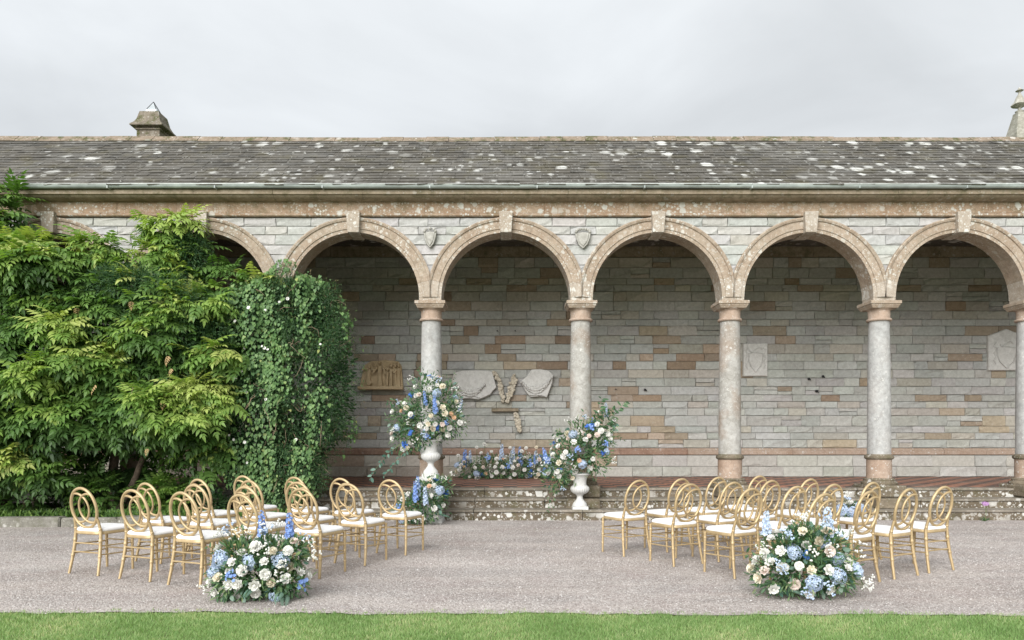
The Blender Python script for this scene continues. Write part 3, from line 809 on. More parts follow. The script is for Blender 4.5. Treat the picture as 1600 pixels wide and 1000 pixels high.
slab('garland_fragment', [(120, 275), (150, 175), (250, 148), (420, 142), (570, 152), (610, 170), (660, 350), (620, 385), (590, 430), (520, 465), (440, 495), (330, 480), (205, 490), (170, 410)],
     [(160, 310), (340, 520), (520, 320)], [(205, 470), (250, 440), (330, 432), (400, 445), (450, 472)], 'large broken grey stone slab carved with a hanging fruit garland')
slab('garland_fragment', [(945, 280), (1020, 220), (1080, 135), (1180, 130), (1280, 145), (1345, 200), (1330, 300), (1265, 470), (1180, 455), (1070, 465), (1020, 410)],
     [(960, 290), (1150, 500), (1325, 230)], [(1060, 440), (1130, 432), (1200, 440), (1262, 462)], 'smaller angular grey stone slab with a carved swag along its lower edge')
def drop(pts, r0, label, dn='garland_drop'):
    p = [q3(*a) for a in pts]; c = p[-1]; t = empty(dn, (c.x, WD, c.z)); tag(t, label, 'stone carving')
    b = MB(); b.tube([(a.x, WD + .07, a.z) for a in p], [.016] + [.05] * (len(p) - 2) + [.035], 8); b.build('backing', M['carve_cream'], t, c, smooth=50)
    b = MB()
    for i in range(64):
        u = random.random() ** .8; k = u * (len(p) - 1); i0 = min(int(k), len(p) - 2); f = k - i0; a = p[i0].lerp(p[i0 + 1], f)
        wd = r0 * (.35 + .9 * math.sin(math.pi * min(1, .15 + u * .75)))
        b.ell((a.x + random.uniform(-wd, wd), WD + .02 - random.uniform(0, .03), a.z + random.uniform(-.02, .02)), (random.uniform(.022, .042), random.uniform(.02, .03), random.uniform(.022, .038)), 7, 5, jit=.2)
    b.build('carved_fruit', M['carve_cream'], t, c, smooth=60)
drop([(620, 165), (690, 260), (725, 400), (738, 530)], .038, 'narrow cream stone garland drop leaning beside the large slab')
drop([(880, 180), (860, 290), (825, 400), (785, 530)], .055, 'thick cream stone garland drop leaning towards the smaller slab')
drop([(890, 650), (905, 730), (925, 800), (945, 885)], .04, 'short broken cream garland piece hanging below the stone shelf')
b = MB(); p0, p1 = q3(600, 638), q3(925, 600); b.bevbox(p0.x, p1.x, WD - .02, YW + .01, p0.z, p1.z, .008, .003); o = b.build('wall_shelf', M['cornice'], None, (p0.x, WD, p0.z)); tag(o, 'narrow brown stone shelf projecting below the garland drops', 'shelf')

# shield plaques
def shield_outline(cx, cz, w_, h_): return [(cx - w_, cz + h_ * .55), (cx, cz + h_ * .62), (cx + w_, cz + h_ * .55), (cx + w_ * .98, cz), (cx + w_ * .7, cz - h_ * .5), (cx, cz - h_), (cx - w_ * .7, cz - h_ * .5), (cx - w_ * .98, cz)]
def plaque(outline_px, sh, label, name='shield_plaque'):
    d = YW - .07; pts = [P(x, y, d) for x, y in outline_px]; c = Vector((sum(p.x for p in pts) / len(pts), d, min(p.z for p in pts)))
    t = empty(name, c); tag(t, label, 'plaque')
    b = MB(); b.prism([(p.x, p.z) for p in pts], d - .03, YW + .0, .02); b.build('slab', M['carve_grey'], t, c)
    if sh:
        k = P(sh[0], sh[1], d); so = shield_outline(k.x, k.z, sh[2] / 69, sh[3] / 69)
        b = MB(); b.prism(so, d - .05, d - .02, .02); b.build('shield', M['carve_grey'], t, c)
        b = MB(); b.tube([(x, d - .046, z) for x, z in so], .009, 6, closed=True); b.build('shield_rim', M['carve_grey'], t, c, smooth=60)
        b = MB()
        for s_ in (-1, 1):
            b.tube([(k.x + s_ * (sh[2] + 1) / 69, d - .035, k.z + .28 - .08 * i + 0) if i % 2 == 0 else (k.x + s_ * (sh[2] + 4.5) / 69, d - .035, k.z + .28 - .08 * i) for i in range(7)], .012, 6)
        b.tube([(k.x + .14 * math.cos(a), d - .035, k.z + sh[3] * .6 / 69 + .07 + .05 * math.sin(2 * a)) for a in [math.pi * i / 10 for i in range(11)]], .014, 6)
        b.build('scrollwork', M['carve_grey'], t, c, smooth=60)
    return t
plaque([(1161, 588), (1161, 537), (1199, 536), (1199, 588)], (1180, 563, 11, 19), 'square grey plaque carved with a plain shield')
plaque([(1544, 579), (1543, 525), (1572, 514), (1600, 525), (1600, 579)], (1571, 555, 15, 21), 'larger pointed-top grey plaque carved with a shield and crest')
plaque([(1374 + 19 * math.cos(2 * math.pi * i / 20), 571 + 19 * math.sin(2 * math.pi * i / 20)) for i in range(20)], None, 'round stone plaque mostly hidden behind a granite column', 'round_plaque')
# spandrel crests on the arcade front
def crest(px, py, w_, h_, scroll, label):
    d = YF - .06; k = P(px, py, d); t = empty('stone_crest', (k.x, YF, k.z - h_)); tag(t, label, 'crest')
    b = MB(); so = shield_outline(k.x, k.z, w_, h_); b.prism(so, d - .03, YF - .01, .03); b.build('shield', M['crest'], t, k)
    b = MB()
    for i in range(9 if scroll else 5):
        a = math.pi * (i / (8 if scroll else 4)); b.ell((k.x + w_ * 1.05 * math.cos(a), d - .01, k.z + h_ * .62 + .05 * math.sin(a)), (.028, .03, .026), 8, 5, jit=.1)
    for s_ in (-1, 1): b.tube([(k.x + s_ * w_ * 1.05, d, k.z + h_ * .5), (k.x + s_ * w_ * .95, d - .01, k.z), (k.x + s_ * w_ * .6, d, k.z - h_ * .6), (k.x, d, k.z - h_)], .016, 6)
    b.build('scrollwork', M['crest'], t, k, smooth=60)
crest(672, 371, .092, .17, False, 'narrow pointed oval stone crest above a column capital')
crest(911, 372, .115, .17, True, 'broad stone shield crest with scrolled top above a column capital')
# iron wall fittings
for px, py, r, lab in ((1264, 592, .035, 'black iron knob on the wall, on a brown stone between two others'), (1286, 588, .035, 'black iron knob on the wall, highest of a trio'), (1276, 611, .038, 'black iron knob on the wall, lowest of a trio'),
                  (1008, 609, .034, 'single black iron knob on the wall near the flower urn'), (962, 608, .016, 'tiny black iron stub on the wall behind the leafy branches'), (777, 517, .018, 'tiny black iron bolt on the wall above the carved slabs'), (805, 517, .018, 'tiny black iron bolt beside another above the thick garland drop')):
    k = P(px, py, YW - .06); b = MB(); b.tube([(k.x, YW + .01, k.z), (k.x, YW - .05, k.z)], r * .45, 8); b.ell((k.x, YW - .065, k.z), (r, r * .6, r * .8), 10, 6)
    b.tube([(k.x, YW - .06, k.z), (k.x + r * 1.2, YW - .07, k.z - r * .8)], r * .3, 6)
    tag(b.build('iron_fixing', M['iron'], None, (k.x, YW, k.z), smooth=50), lab, 'wall fitting', 'iron fittings on the arcade wall')

# ================================================================== roof lantern and pinnacle beyond the ridge
d = 17.6; k = P(240, 213, d); S = d / F
t = empty('chimney', (k.x, d, 5.5)); tag(t, 'mossy stone chimney turret with a flared cap and pyramid glass tip', 'chimney')
b = MB(); b.sqstack([(.27, 5.4), (.27, k.z + .03), (.30, k.z + .05), (.30, k.z + .08), (.25, k.z + .10)], (k.x, d, 0)); b.build('stack', M['chimney'], t, (k.x, d, 5.5))
b = MB(); z0 = P(240, 205, d).z; z1 = P(240, 180, d).z
b.sqstack([(.27, z0 - .03), (.385, z0), (.385, z0 + .03), (.325, z0 + .09), (.275, z0 + .18), (.24, z1 - .06), (.225, z1), (.18, z1 + .02)], (k.x, d, 0)); o = b.build('flared_cap', M['chimney'], t, (k.x, d, z0))
b = MB(); z2 = P(240, 160, d).z; b.sqstack([(.12, z1 + .0), (.12, z1 + .09), (.11, z1 + .10), (.006, z2)], (k.x, d, 0)); b.build('glass_tip', M['glass'], t, (k.x, d, z1))
b = MB()
for sx, sy in ((-1, -1), (1, -1), (1, 1), (-1, 1)): b.tube([(k.x + sx * .112, d + sy * .112, z1 + .10), (k.x, d, z2 + .01)], .009, 5)
b.build('glazing_bar', M['iron'], t, (k.x, d, z1))
d = 18.2; k = P(1593, 213, d)
t = empty('stone_pinnacle', (k.x, d, 5.5)); tag(t, 'pale stone pinnacle with carved finial rising beyond the roof ridge', 'pinnacle')
def zz(y): return P(0, y, d).z
b = MB(); b.sqstack([(.22, 5.4), (.22, k.z), (.105, zz(180)), (.10, zz(177))], (k.x, d, 0)); b.build('spire', M['pinnacle'], t, (k.x, d, 5.5))
b = MB(); b.lathe([(.05, zz(178)), (.09, zz(176)), (.10, zz(174)), (.035, zz(172)), (.04, zz(169)), (.13, zz(166)), (.16, zz(164)), (.14, zz(162)), (.10, zz(159)), (.075, zz(152)), (.03, zz(147)), (.028, zz(144)), (.09, zz(142)), (.05, zz(140)), (.02, zz(137))], 12, (k.x, d, 0), flute=(zz(167), zz(158), 8, .22)); b.build('finial', M['pinnacle'], t, (k.x, d, zz(178)), smooth=30)

# ================================================================== urns
def urn(name, x, y, z0, s, label):
    t = empty(name, (x, y, z0)); tag(t, label, 'urn'); c = (x, y, z0)
    b = MB(); b.sqstack([(.135 * s, 0), (.135 * s, .05 * s), (.12 * s, .055 * s), (.125 * s, .06 * s)], c); b.build('foot_block', M['urn'], t, c)
    b = MB(); b.lathe([(.125 * s, .058 * s), (.124 * s, .085 * s), (.112 * s, .11 * s), (.085 * s, .14 * s), (.058 * s, .175 * s), (.050 * s, .215 * s), (.056 * s, .24 * s), (.075 * s, .25 * s), (.07 * s, .262 * s)], 32, c); b.build('stem', M['urn'], t, c, smooth=50)
    b = MB(); b.lathe([(.06 * s, .255 * s), (.10 * s, .27 * s), (.142 * s, .305 * s), (.158 * s, .345 * s), (.152 * s, .385 * s), (.128 * s, .41 * s), (.118 * s, .42 * s)], 96, c, flute=(.268 * s + 0, .395 * s, 24, .06)); b.build('bowl', M['urn'], t, c, smooth=70)
    b = MB(); b.lathe([(.116 * s, .415 * s), (.112 * s, .46 * s), (.120 * s, .53 * s), (.150 * s, .585 * s), (.178 * s, .60 * s), (.180 * s, .62 * s), (.16 * s, .625 * s), (.14 * s, .59 * s)], 40, c); b.build('neck', M['urn'], t, c, smooth=50)
ux, uy = P(673, 0, 12.1).x, 12.1
t = empty('pedestal', (ux, uy, 0)); tag(t, 'square pale stone pedestal carrying the taller urn', 'pedestal')
b = MB(); b.bevbox(ux - .175, ux + .175, uy - .175, uy + .175, .06, .665, .012); b.build('die', M['urn'], t, (ux, uy, 0))
b = MB(); b.bevbox(ux - .21, ux + .21, uy - .21, uy + .21, -.01, .075, .01); b.build('base_slab', M['urn'], t, (ux, uy, 0))
b = MB(); b.sqstack([(.18, .66), (.205, .69), (.205, .735), (.195, .742)], (ux, uy, 0)); b.build('cap_slab', M['urn'], t, (ux, uy, .66))
urn('stone_urn', ux, uy, .742, .98, 'fluted white stone urn of flowers standing on a pedestal')
vx, vy = P(906, 0, 12.45).x, 12.46
urn('stone_urn', vx, vy, .172, .98, 'fluted white stone urn of flowers standing directly on the steps')

# ================================================================== chairs
def bez(p0, p1, p2, n): return [tuple((1 - t) ** 2 * Vector(p0) + 2 * t * (1 - t) * Vector(p1) + t * t * Vector(p2)) for t in [i / n for i in range(n + 1)]]
def back_y(z): return .045 - (z - .44) * .20
def bamboo(pts, r, n=9, rings=()):
    """tube along pts with raised rings at given fractions"""
    out = []; rad = []; k = 26
    P_ = [Vector(p) for p in pts]
    def at(t):
        x = t * (len(P_) - 1); i = min(int(x), len(P_) - 2); return P_[i].lerp(P_[i + 1], x - i)
    ts = sorted(set([i / k for i in range(k + 1)] + [min(1, max(0, q_ + e)) for q_ in rings for e in (-.018, -.008, .008, .018)]))
    for t_ in ts:
        rr = r(t_) if callable(r) else r
        for q_ in rings:
            if abs(t_ - q_) < .010: rr *= 1.22
        out.append(at(t_)); rad.append(rr)
    b = MB(); b.tube(out, rad, n); return b
CH = {}
def chair_meshes():
    L = []
    def put(name, mb, mat, sm=50, sub=None): L.append((name, mb.mesh(name, mat, sm), sub))
    for sx in (-1, 1):
        pts = [(sx * .205, -.01, 0), (sx * .193, .018, .15), (sx * .182, .037, .30), (sx * .176, .046, .44), (sx * .170, .036, .50), (sx * .162, back_y(.575), .575)]
        put('rear_leg', bamboo(pts, lambda t: .0135 + .0035 * math.sin(math.pi * min(1, t * 1.15)), 9, (.25, .47, .70)), M['gold'])
        pts = [(sx * .186, .425, 0), (sx * .187, .42, .2), (sx * .187, .415, .425)]
        put('front_leg', bamboo(pts, lambda t: .0125 + .004 * t, 9, (.28, .55, .86)), M['gold'])
        for z in (.285, .195):
            b = bamboo([(sx * .189, .025 if z > .2 else .018, z + .012), (sx * .187, .42, z)], .0075, 7, (.3, .7)); put('stretcher', b, M['gold'])
    for z in (.315, .225):
        put('stretcher', bamboo([(-.186, .420, z - .01), (.186, .420, z - .01)], .0075, 7, (.33, .67)), M['gold'])
        put('stretcher', bamboo([(-.186, .032 if z > .3 else .024, z), (.186, .032 if z > .3 else .024, z)], .0075, 7, (.33, .67)), M['gold'])
    # oval backrest ring: flattened tube
    def flat(b, f=1.0): return b
    b = MB(); n = 44; b.tube([(.176 * math.cos(a), back_y(.682 + .206 * math.sin(a)), .682 + .206 * math.sin(a)) for a in [2 * math.pi * i / n for i in range(n)]], .0150, 9, closed=True)
    put('backrest', b, M['gold'])
    for sx in (-1, 1):
        b = MB(); pts = []
        for i in range(25):
            a = R(-104 + 208 * i / 24); x = sx * (-.088 + .152 * math.cos(a)); z = .682 + .150 * math.sin(a); pts.append((x, back_y(z) + .003 * sx, z))
        b.tube(pts, [.0095 + .004 * abs(i - 12) / 12 for i in range(25)], 8); put('loop', b, M['gold'], 50, 'backrest')
    # seat
    def outline(k, n=40):
        out = []
        for i in range(n):
            a = 2 * math.pi * i / n; c_, s_ = math.cos(a), math.sin(a); e = .38
            x = math.copysign(abs(c_) ** e, c_) * (.196 + .012 * s_) * k; y = .228 + math.copysign(abs(s_) ** e, s_) * .212 * k; out.append((x, y))
        return out
    def stack(levels):
        vs = []; fs = []; n = 40
        for k, z in levels: vs += [(x, y, z) for x, y in outline(k)]
        for i in range(len(levels) - 1):
            for j in range(n): fs.append((i * n + j, i * n + (j + 1) % n, (i + 1) * n + (j + 1) % n, (i + 1) * n + j))
        fs.append(tuple(range(n))[::-1]); fs.append(tuple((len(levels) - 1) * n + j for j in range(n))); b = MB(); b.add(vs, fs); return b
    put('seat_frame', stack([(.96, .408), (1.0, .414), (1.005, .432), (.985, .440)]), M['gold'], 40)
    put('cushion', stack([(.955, .438), (.985, .448), (.985, .458), (.95, .472), (.86, .480), (.6, .485), (.25, .487)]), M['cushion'], 60)
    return L
CHM = chair_meshes()
def chair(x, y, rz, label, group):
    t = empty('gold_chair', (x, y, 0)); t.rotation_euler = (0, 0, rz); tag(t, label, 'chair', group)
    par = {}
    for nm, me, sub in CHM:
        o = bpy.data.objects.new(nm, me); col.objects.link(o); o.parent = par[sub] if sub else t
        if nm == 'backrest': par[nm] = o
    return t
rowN = ['rear', 'second', 'third', 'front']
seatN = ['outer end seat', 'second seat from the outer end', 'second seat from the aisle', 'aisle seat']
CPOS = {}
for side in (0, 1):
    for i in range(4):
        for j in range(4):
            jx, jy = random.uniform(-.02, .02), random.uniform(-.02, .02)
            if side == 0:
                x, y, a = -4.38 + .65 * j + .32 * i, 7.5 - .285 * j + .725 * i, R(-24 + random.uniform(-3, 3)); blk = 'by the climbers'
                if j == 0: x -= .035 * i
            else:
                x, y, a = 4.49 - .545 * j - .45 * i, 7.68 - .315 * j + .66 * i, R(29 + random.uniform(-3, 3)); blk = 'by the plaques'
                if j == 0: x += .03 * i
            CPOS[side, i, j] = (x + jx, y + jy, a)
            chair(x + jx, y + jy, a, f'gold oval-back chair, {seatN[j]} of the {rowN[i]} row {blk}', 'gold ceremony chairs with white cushions')

# ================================================================== flowers
def rose(seed, mat, rings=((3, 8, .45), (5, 22, .7), (6, 42, .9), (7, 66, 1.0)), cup=.35):
    rd = random.Random(seed); b = MB()
    for n, tilt, ln in rings:
        off = rd.uniform(0, 6.28)
        for k in range(n):
            az = off + 2 * math.pi * k / n + rd.uniform(-.15, .15); tl = R(tilt + rd.uniform(-8, 8)); wd = .62 * ln * (1.15 if n < 6 else .95)
            vs = []
            for i, u in enumerate((0, .55, 1.)):
                for v_ in (-1, 0, 1):
                    hw = wd * (.25, .62, .40)[i] * v_
                    curl = cup * ln * (u ** 2) * (.0 if tilt < 30 else -.35)
                    rad_ = .06 + ln * u * math.sin(tl) - curl * .2 + (abs(v_) * -.10 * ln * u); z = ln * u * math.cos(tl) * .95 + .12 * abs(v_) * u * ln + (-.1 * u if tilt > 60 else 0)
                    if i == 2: z += rd.uniform(-.05, .05)
                    a_ = az; vs.append((rad_ * math.cos(a_) - hw * math.sin(a_), rad_ * math.sin(a_) + hw * math.cos(a_), z))
            b.add(vs, [(0, 1, 4, 3), (1, 2, 5, 4), (3, 4, 7, 6), (4, 5, 8, 7)])
    b.ell((0, 0, .34), (.30, .30, .34), 8, 5, jit=.08)
    me = b.mesh('rose', mat); me.shade_smooth(); return me
def ball(seed, mat):
    """many-petalled round bloom (dahlia / ranunculus)"""
    return rose(seed, mat, ((4, 10, .5), (7, 28, .72), (9, 48, .86), (10, 68, .95), (10, 88, .98)), .2)
def florets(pts, nrms, r, mat, name, n=4, extra=None, rd=random):
    b = MB()
    for p, nn in zip(pts, nrms):
        p = Vector(p); nn = Vector(nn).normalized(); u = nn.orthogonal().normalized(); u = Quaternion(nn, rd.uniform(0, 6.28)) @ u; v = nn.cross(u); rr = r * rd.uniform(.75, 1.15)
        for k in range(n):
            a = 2 * math.pi * k / n; d1 = u * math.cos(a) + v * math.sin(a); d2 = nn.cross(d1)
            b.add([p, p + d1 * rr * .6 + d2 * rr * .42 + nn * rr * .25, p + d1 * rr * 1.05 + nn * rr * .15, p + d1 * rr * .6 - d2 * rr * .42 + nn * rr * .25], [(0, 1, 2, 3)])
    if extra: extra(b)
    return b.mesh(name, mat)
def hydrangea(seed, mat):
    rd = random.Random(seed); pts = []; nr = []
    for k in range(42):
        z = 1 - 1.35 * (k + .5) / 42; a = k * 2.39996; r = math.sqrt(max(0, 1 - z * z)); p = Vector((r * math.cos(a), r * math.sin(a), z * .62)); pts.append(p * rd.uniform(.72, 1.08)); nr.append(p + Vector((rd.uniform(-.3, .3), rd.uniform(-.3, .3), .1)))
    return florets(pts, nr, .36, mat, 'hydrangea', rd=rd)
def cluster(seed, mat):
    rd = random.Random(seed); pts = []; nr = []
    for k in range(15):
        p = Vector((rd.gauss(0, .5), rd.gauss(0, .5), rd.gauss(.2, .45))); pts.append(p); nr.append(Vector((rd.uniform(-.6, .6), rd.uniform(-.6, .6), 1)))
    return florets(pts, nr, .52, mat, 'cornflower', 5, rd=rd)
def delphinium(seed, mats):
    rd = random.Random(seed); pts = []; nr = []
    for k in range(34):
        t = k / 33; a = k * 2.4 + rd.uniform(-.3, .3); r = (.105 * (1 - t * .6) + .012) * rd.uniform(.5, 1.15); pts.append((r * math.cos(a), r * math.sin(a), .12 + t * .86)); nr.append((math.cos(a), math.sin(a), .25 - .2 * (1 - t)))
    b = MB()
    for (p, nn), k in zip(zip(pts, nr), range(34)):
        p = Vector(p); nn = Vector(nn).normalized(); u = nn.orthogonal().normalized(); u = Quaternion(nn, rd.uniform(0, 6.28)) @ u; rr = .115 * (1 - .55 * k / 33) * rd.uniform(.7, 1.1)
        v = nn.cross(u)
        for j in range(5):
            a = 2 * math.pi * j / 5; d1 = u * math.cos(a) + v * math.sin(a); d2 = nn.cross(d1)
            b.add([p, p + d1 * rr * .6 + d2 * rr * .42 + nn * rr * .35, p + d1 * rr + nn * rr * .2, p + d1 * rr * .6 - d2 * rr * .42 + nn * rr * .35], [(0, 1, 2, 3)])
    b.cur = 1; b.tube([(0, 0, -.35), (0, 0, .3), (.01, 0, .98)], [.012, .009, .004], 5)
    return b.mesh('delphinium', mats)
def spray(seed, mat):
    """airy sprig with tiny flowers"""
    rd = random.Random(seed); b = MB(); b.cur = 1
    tips = []
    for k in range(7):
        p = Vector((rd.uniform(-.35, .35), rd.uniform(-.35, .35), rd.uniform(.5, 1.))); b.tube([(0, 0, -.2), tuple(p * .5 + Vector((0, 0, .1))), tuple(p)], [.012, .008, .005], 4); tips.append(p)
    b.cur = 0
    for p in tips:
        for j in range(3):
            q_ = p + Vector((rd.uniform(-.08, .08), rd.uniform(-.08, .08), rd.uniform(-.08, .08))); b.ell(q_, (.055, .055, .045), 6, 4, jit=.2)
    return b.mesh('filler_sprig', [mat, M['stem']])
FL = {'rose': [rose(i, M['white']) for i in range(3)] + [ball(5 + i, M['white']) for i in range(3)] + [rose(9, M['cream']), ball(10, M['cream'])],
      'peach_rose': [rose(20, M['peach']), rose(21, M['blush'])], 'blush_rose': [rose(22, M['blush']), ball(23, M['blush'])],
      'hydrangea': [hydrangea(1, M['paleblue']), hydrangea(2, M['paleblue']), hydrangea(3, M['paleblue'])],
      'cornflower': [cluster(7, M['deepblue']), cluster(8, M['blue'])],
      'delphinium': [delphinium(1, [M['blue'], M['stem']]), delphinium(2, [M['paleblue'], M['stem']]), delphinium(3, [M['paleblue'], M['stem']])],
      'filler_sprig': [spray(i, M['white']) for i in range(3)] + [spray(9, M['paleblue'])]}
SZ = {'rose': .050, 'peach_rose': .044, 'blush_rose': .046, 'hydrangea': .068, 'cornflower': .040, 'delphinium': .30, 'filler_sprig': .15}

LEAF = (np.array([(0, 0, 0), (.35, .20, .03), (.35, -.20, .03), (.7, .17, .0), (.7, -.17, .0), (1, 0, -.06), (.35, 0, -.02), (.7, 0, -.05)], float),
        np.array([(0, 6, 1), (0, 2, 6), (1, 6, 7), (1, 7, 3), (6, 2, 4), (6, 4, 7), (3, 7, 5), (7, 4, 5)]))
def leaf_t(wd): v = LEAF[0].copy(); v[:, 1] *= wd / .20 * .5; return v, LEAF[1]
OVAL = leaf_t(.34); NARROW = leaf_t(.17); ROUND = leaf_t(.52)
HEART = (np.array([(0, 0, 0), (-.12, .30, .02), (-.12, -.30, .02), (.30, .44, .0), (.30, -.44, .0), (.65, .26, -.03), (.65, -.26, -.03), (1, 0, -.10), (.35, 0, -.06)], float),
         np.array([(0, 8, 1), (0, 2, 8), (1, 8, 3), (2, 4, 8), (3, 8, 5), (4, 6, 8), (5, 8, 7), (8, 6, 7)]))
def frond(n=9, wd=.30, ll=.34):
    """pinnate leaf with n leaflet pairs, leaflets folded and drooping"""
    vs = []; fs = []
    def lf(o, d, ln, w_):
        b = len(vs); d = np.array(d) / np.linalg.norm(d); o = np.array(o); s = np.cross((0, 0, 1), d); s /= np.linalg.norm(s)
        for p in (o, o + d * ln * .28 + s * w_ * .9 + (0, 0, .012), o + d * ln * .28 - s * w_ * .9 + (0, 0, .012), o + d * ln * .62 + s * w_ * .78 + (0, 0, -.004), o + d * ln * .62 - s * w_ * .78 + (0, 0, -.004), o + d * ln * .45 + (0, 0, -.012), o + d * ln + (0, 0, -.06 * ln / .3)): vs.append(tuple(p))
        fs.extend([(b, b + 5, b + 1), (b, b + 2, b + 5), (b + 1, b + 5, b + 3), (b + 5, b + 2, b + 4), (b + 3, b + 5, b + 6), (b + 5, b + 4, b + 6)])
    for i in range(n):
        t = .16 + .78 * i / (n - 1); z = -.22 * t * t; ln = ll * (1 - .45 * (t - .3) ** 2 * 2) * (1 - .25 * t)
        for s in (-1, 1): lf((t, 0, z), (.55 + .25 * t, s * .85, -.28), ln, wd * ln * .62)
    lf((.95, 0, -.2), (1, 0, -.5), ll * .8, wd * ll * .45)
    return np.array(vs, float), np.array(fs)
WLEAF = frond(4, .38, .54); FERN = frond(13, .22, .27)

def rand_dir(n): return unit(rng.normal(size=(n, 3)))
def ell_points(ells, n, lo, hi, front=True):
    """points in the shells of a union of ellipsoids: centre, radii"""
    A = np.array([(e[0][0], e[0][1], e[0][2], *e[1]) for e in ells]); wts = A[:, 3] * A[:, 5] + A[:, 4] * A[:, 5] + A[:, 3] * A[:, 4]; wts /= wts.sum()
    out, nor = [], []
    tot = 0
    while tot < n:
        m = n * 2; idx = rng.choice(len(A), m, p=wts); u = rand_dir(m)
        if front: u[:, 1] = np.where((u[:, 1] > .35), -u[:, 1], u[:, 1])
        rr = rng.uniform(lo, hi, (m, 1)); p = A[idx, :3] + u * A[idx, 3:] * rr; nn = unit(u / A[idx, 3:])
        inside = np.zeros(m, bool)
        for k in range(len(A)):
            f = (((p - A[k, :3]) / A[k, 3:]) ** 2).sum(1); inside |= (f < (lo * .86) ** 2) & (idx != k)
        p, nn = p[~inside], nn[~inside]; out.append(p); nor.append(nn); tot += len(p)
    return np.concatenate(out)[:n], np.concatenate(nor)[:n]

BRL = {}
def branch(t, pts, nl, size, mat, rd, leaf=OVAL, tint=(.1, .6)):
    """twig through pts with alternate leaves; one part"""
    P_ = [Vector(p) for p in pts]; b = MB(); path = []
    def at(u):
        x = u * (len(P_) - 1); i = min(int(x), len(P_) - 2); return P_[i].lerp(P_[i + 1], x - i)
    path = [at(i / 14) for i in range(15)]
    for _ in range(2): path = [path[0]] + [(path[i - 1] + path[i] * 2 + path[i + 1]) / 4 for i in range(1, 14)] + [path[14]]
    n = len(path); pos = []; dr = []; nm = []; sz = []
    for k in range(nl):
        u = .22 + .78 * (k + rd.random()) / nl; x = u * 14; i = min(int(x), 13); p = path[i].lerp(path[i + 1], x - i); d_ = (path[i + 1] - path[i]).normalized()
        s = d_.orthogonal(); s.rotate(Quaternion(d_, rd.uniform(0, 6.28)))
        pos.append(p); dr.append(d_ * .5 + s.normalized() * .9 + Vector((0, 0, -.25))); nm.append(Vector((rd.uniform(-.6, .6), -1.1, .5))); sz.append(size * rd.uniform(.7, 1.2))
    o0 = P_[0]; b.tube(path, [.0045 - .003 * i / 14 for i in range(15)], 5); o = b.build('branch', M['twig'], t, o0)
    for p, d_, n_, s_ in zip(pos, dr, nm, sz):
        k = rd.randrange(5); key = (id(leaf), mat.name, k)
        if key not in BRL:
            v, f, tt = cloud(*leaf, np.zeros((1, 3)), np.array([(1., 0, 0)]), np.array([(0., 0, 1)]), np.array([1.]), np.array([tint[0] + (tint[1] - tint[0]) * k / 4])); BRL[key] = np_mesh('leaf', v, f, mat, tt)
        D_ = d_.normalized(); N_ = (n_ - D_ * n_.dot(D_)).normalized(); place('leaf', BRL[key], o, p, Matrix((D_, N_.cross(D_), N_)).transposed().to_quaternion(), (s_,) * 3)
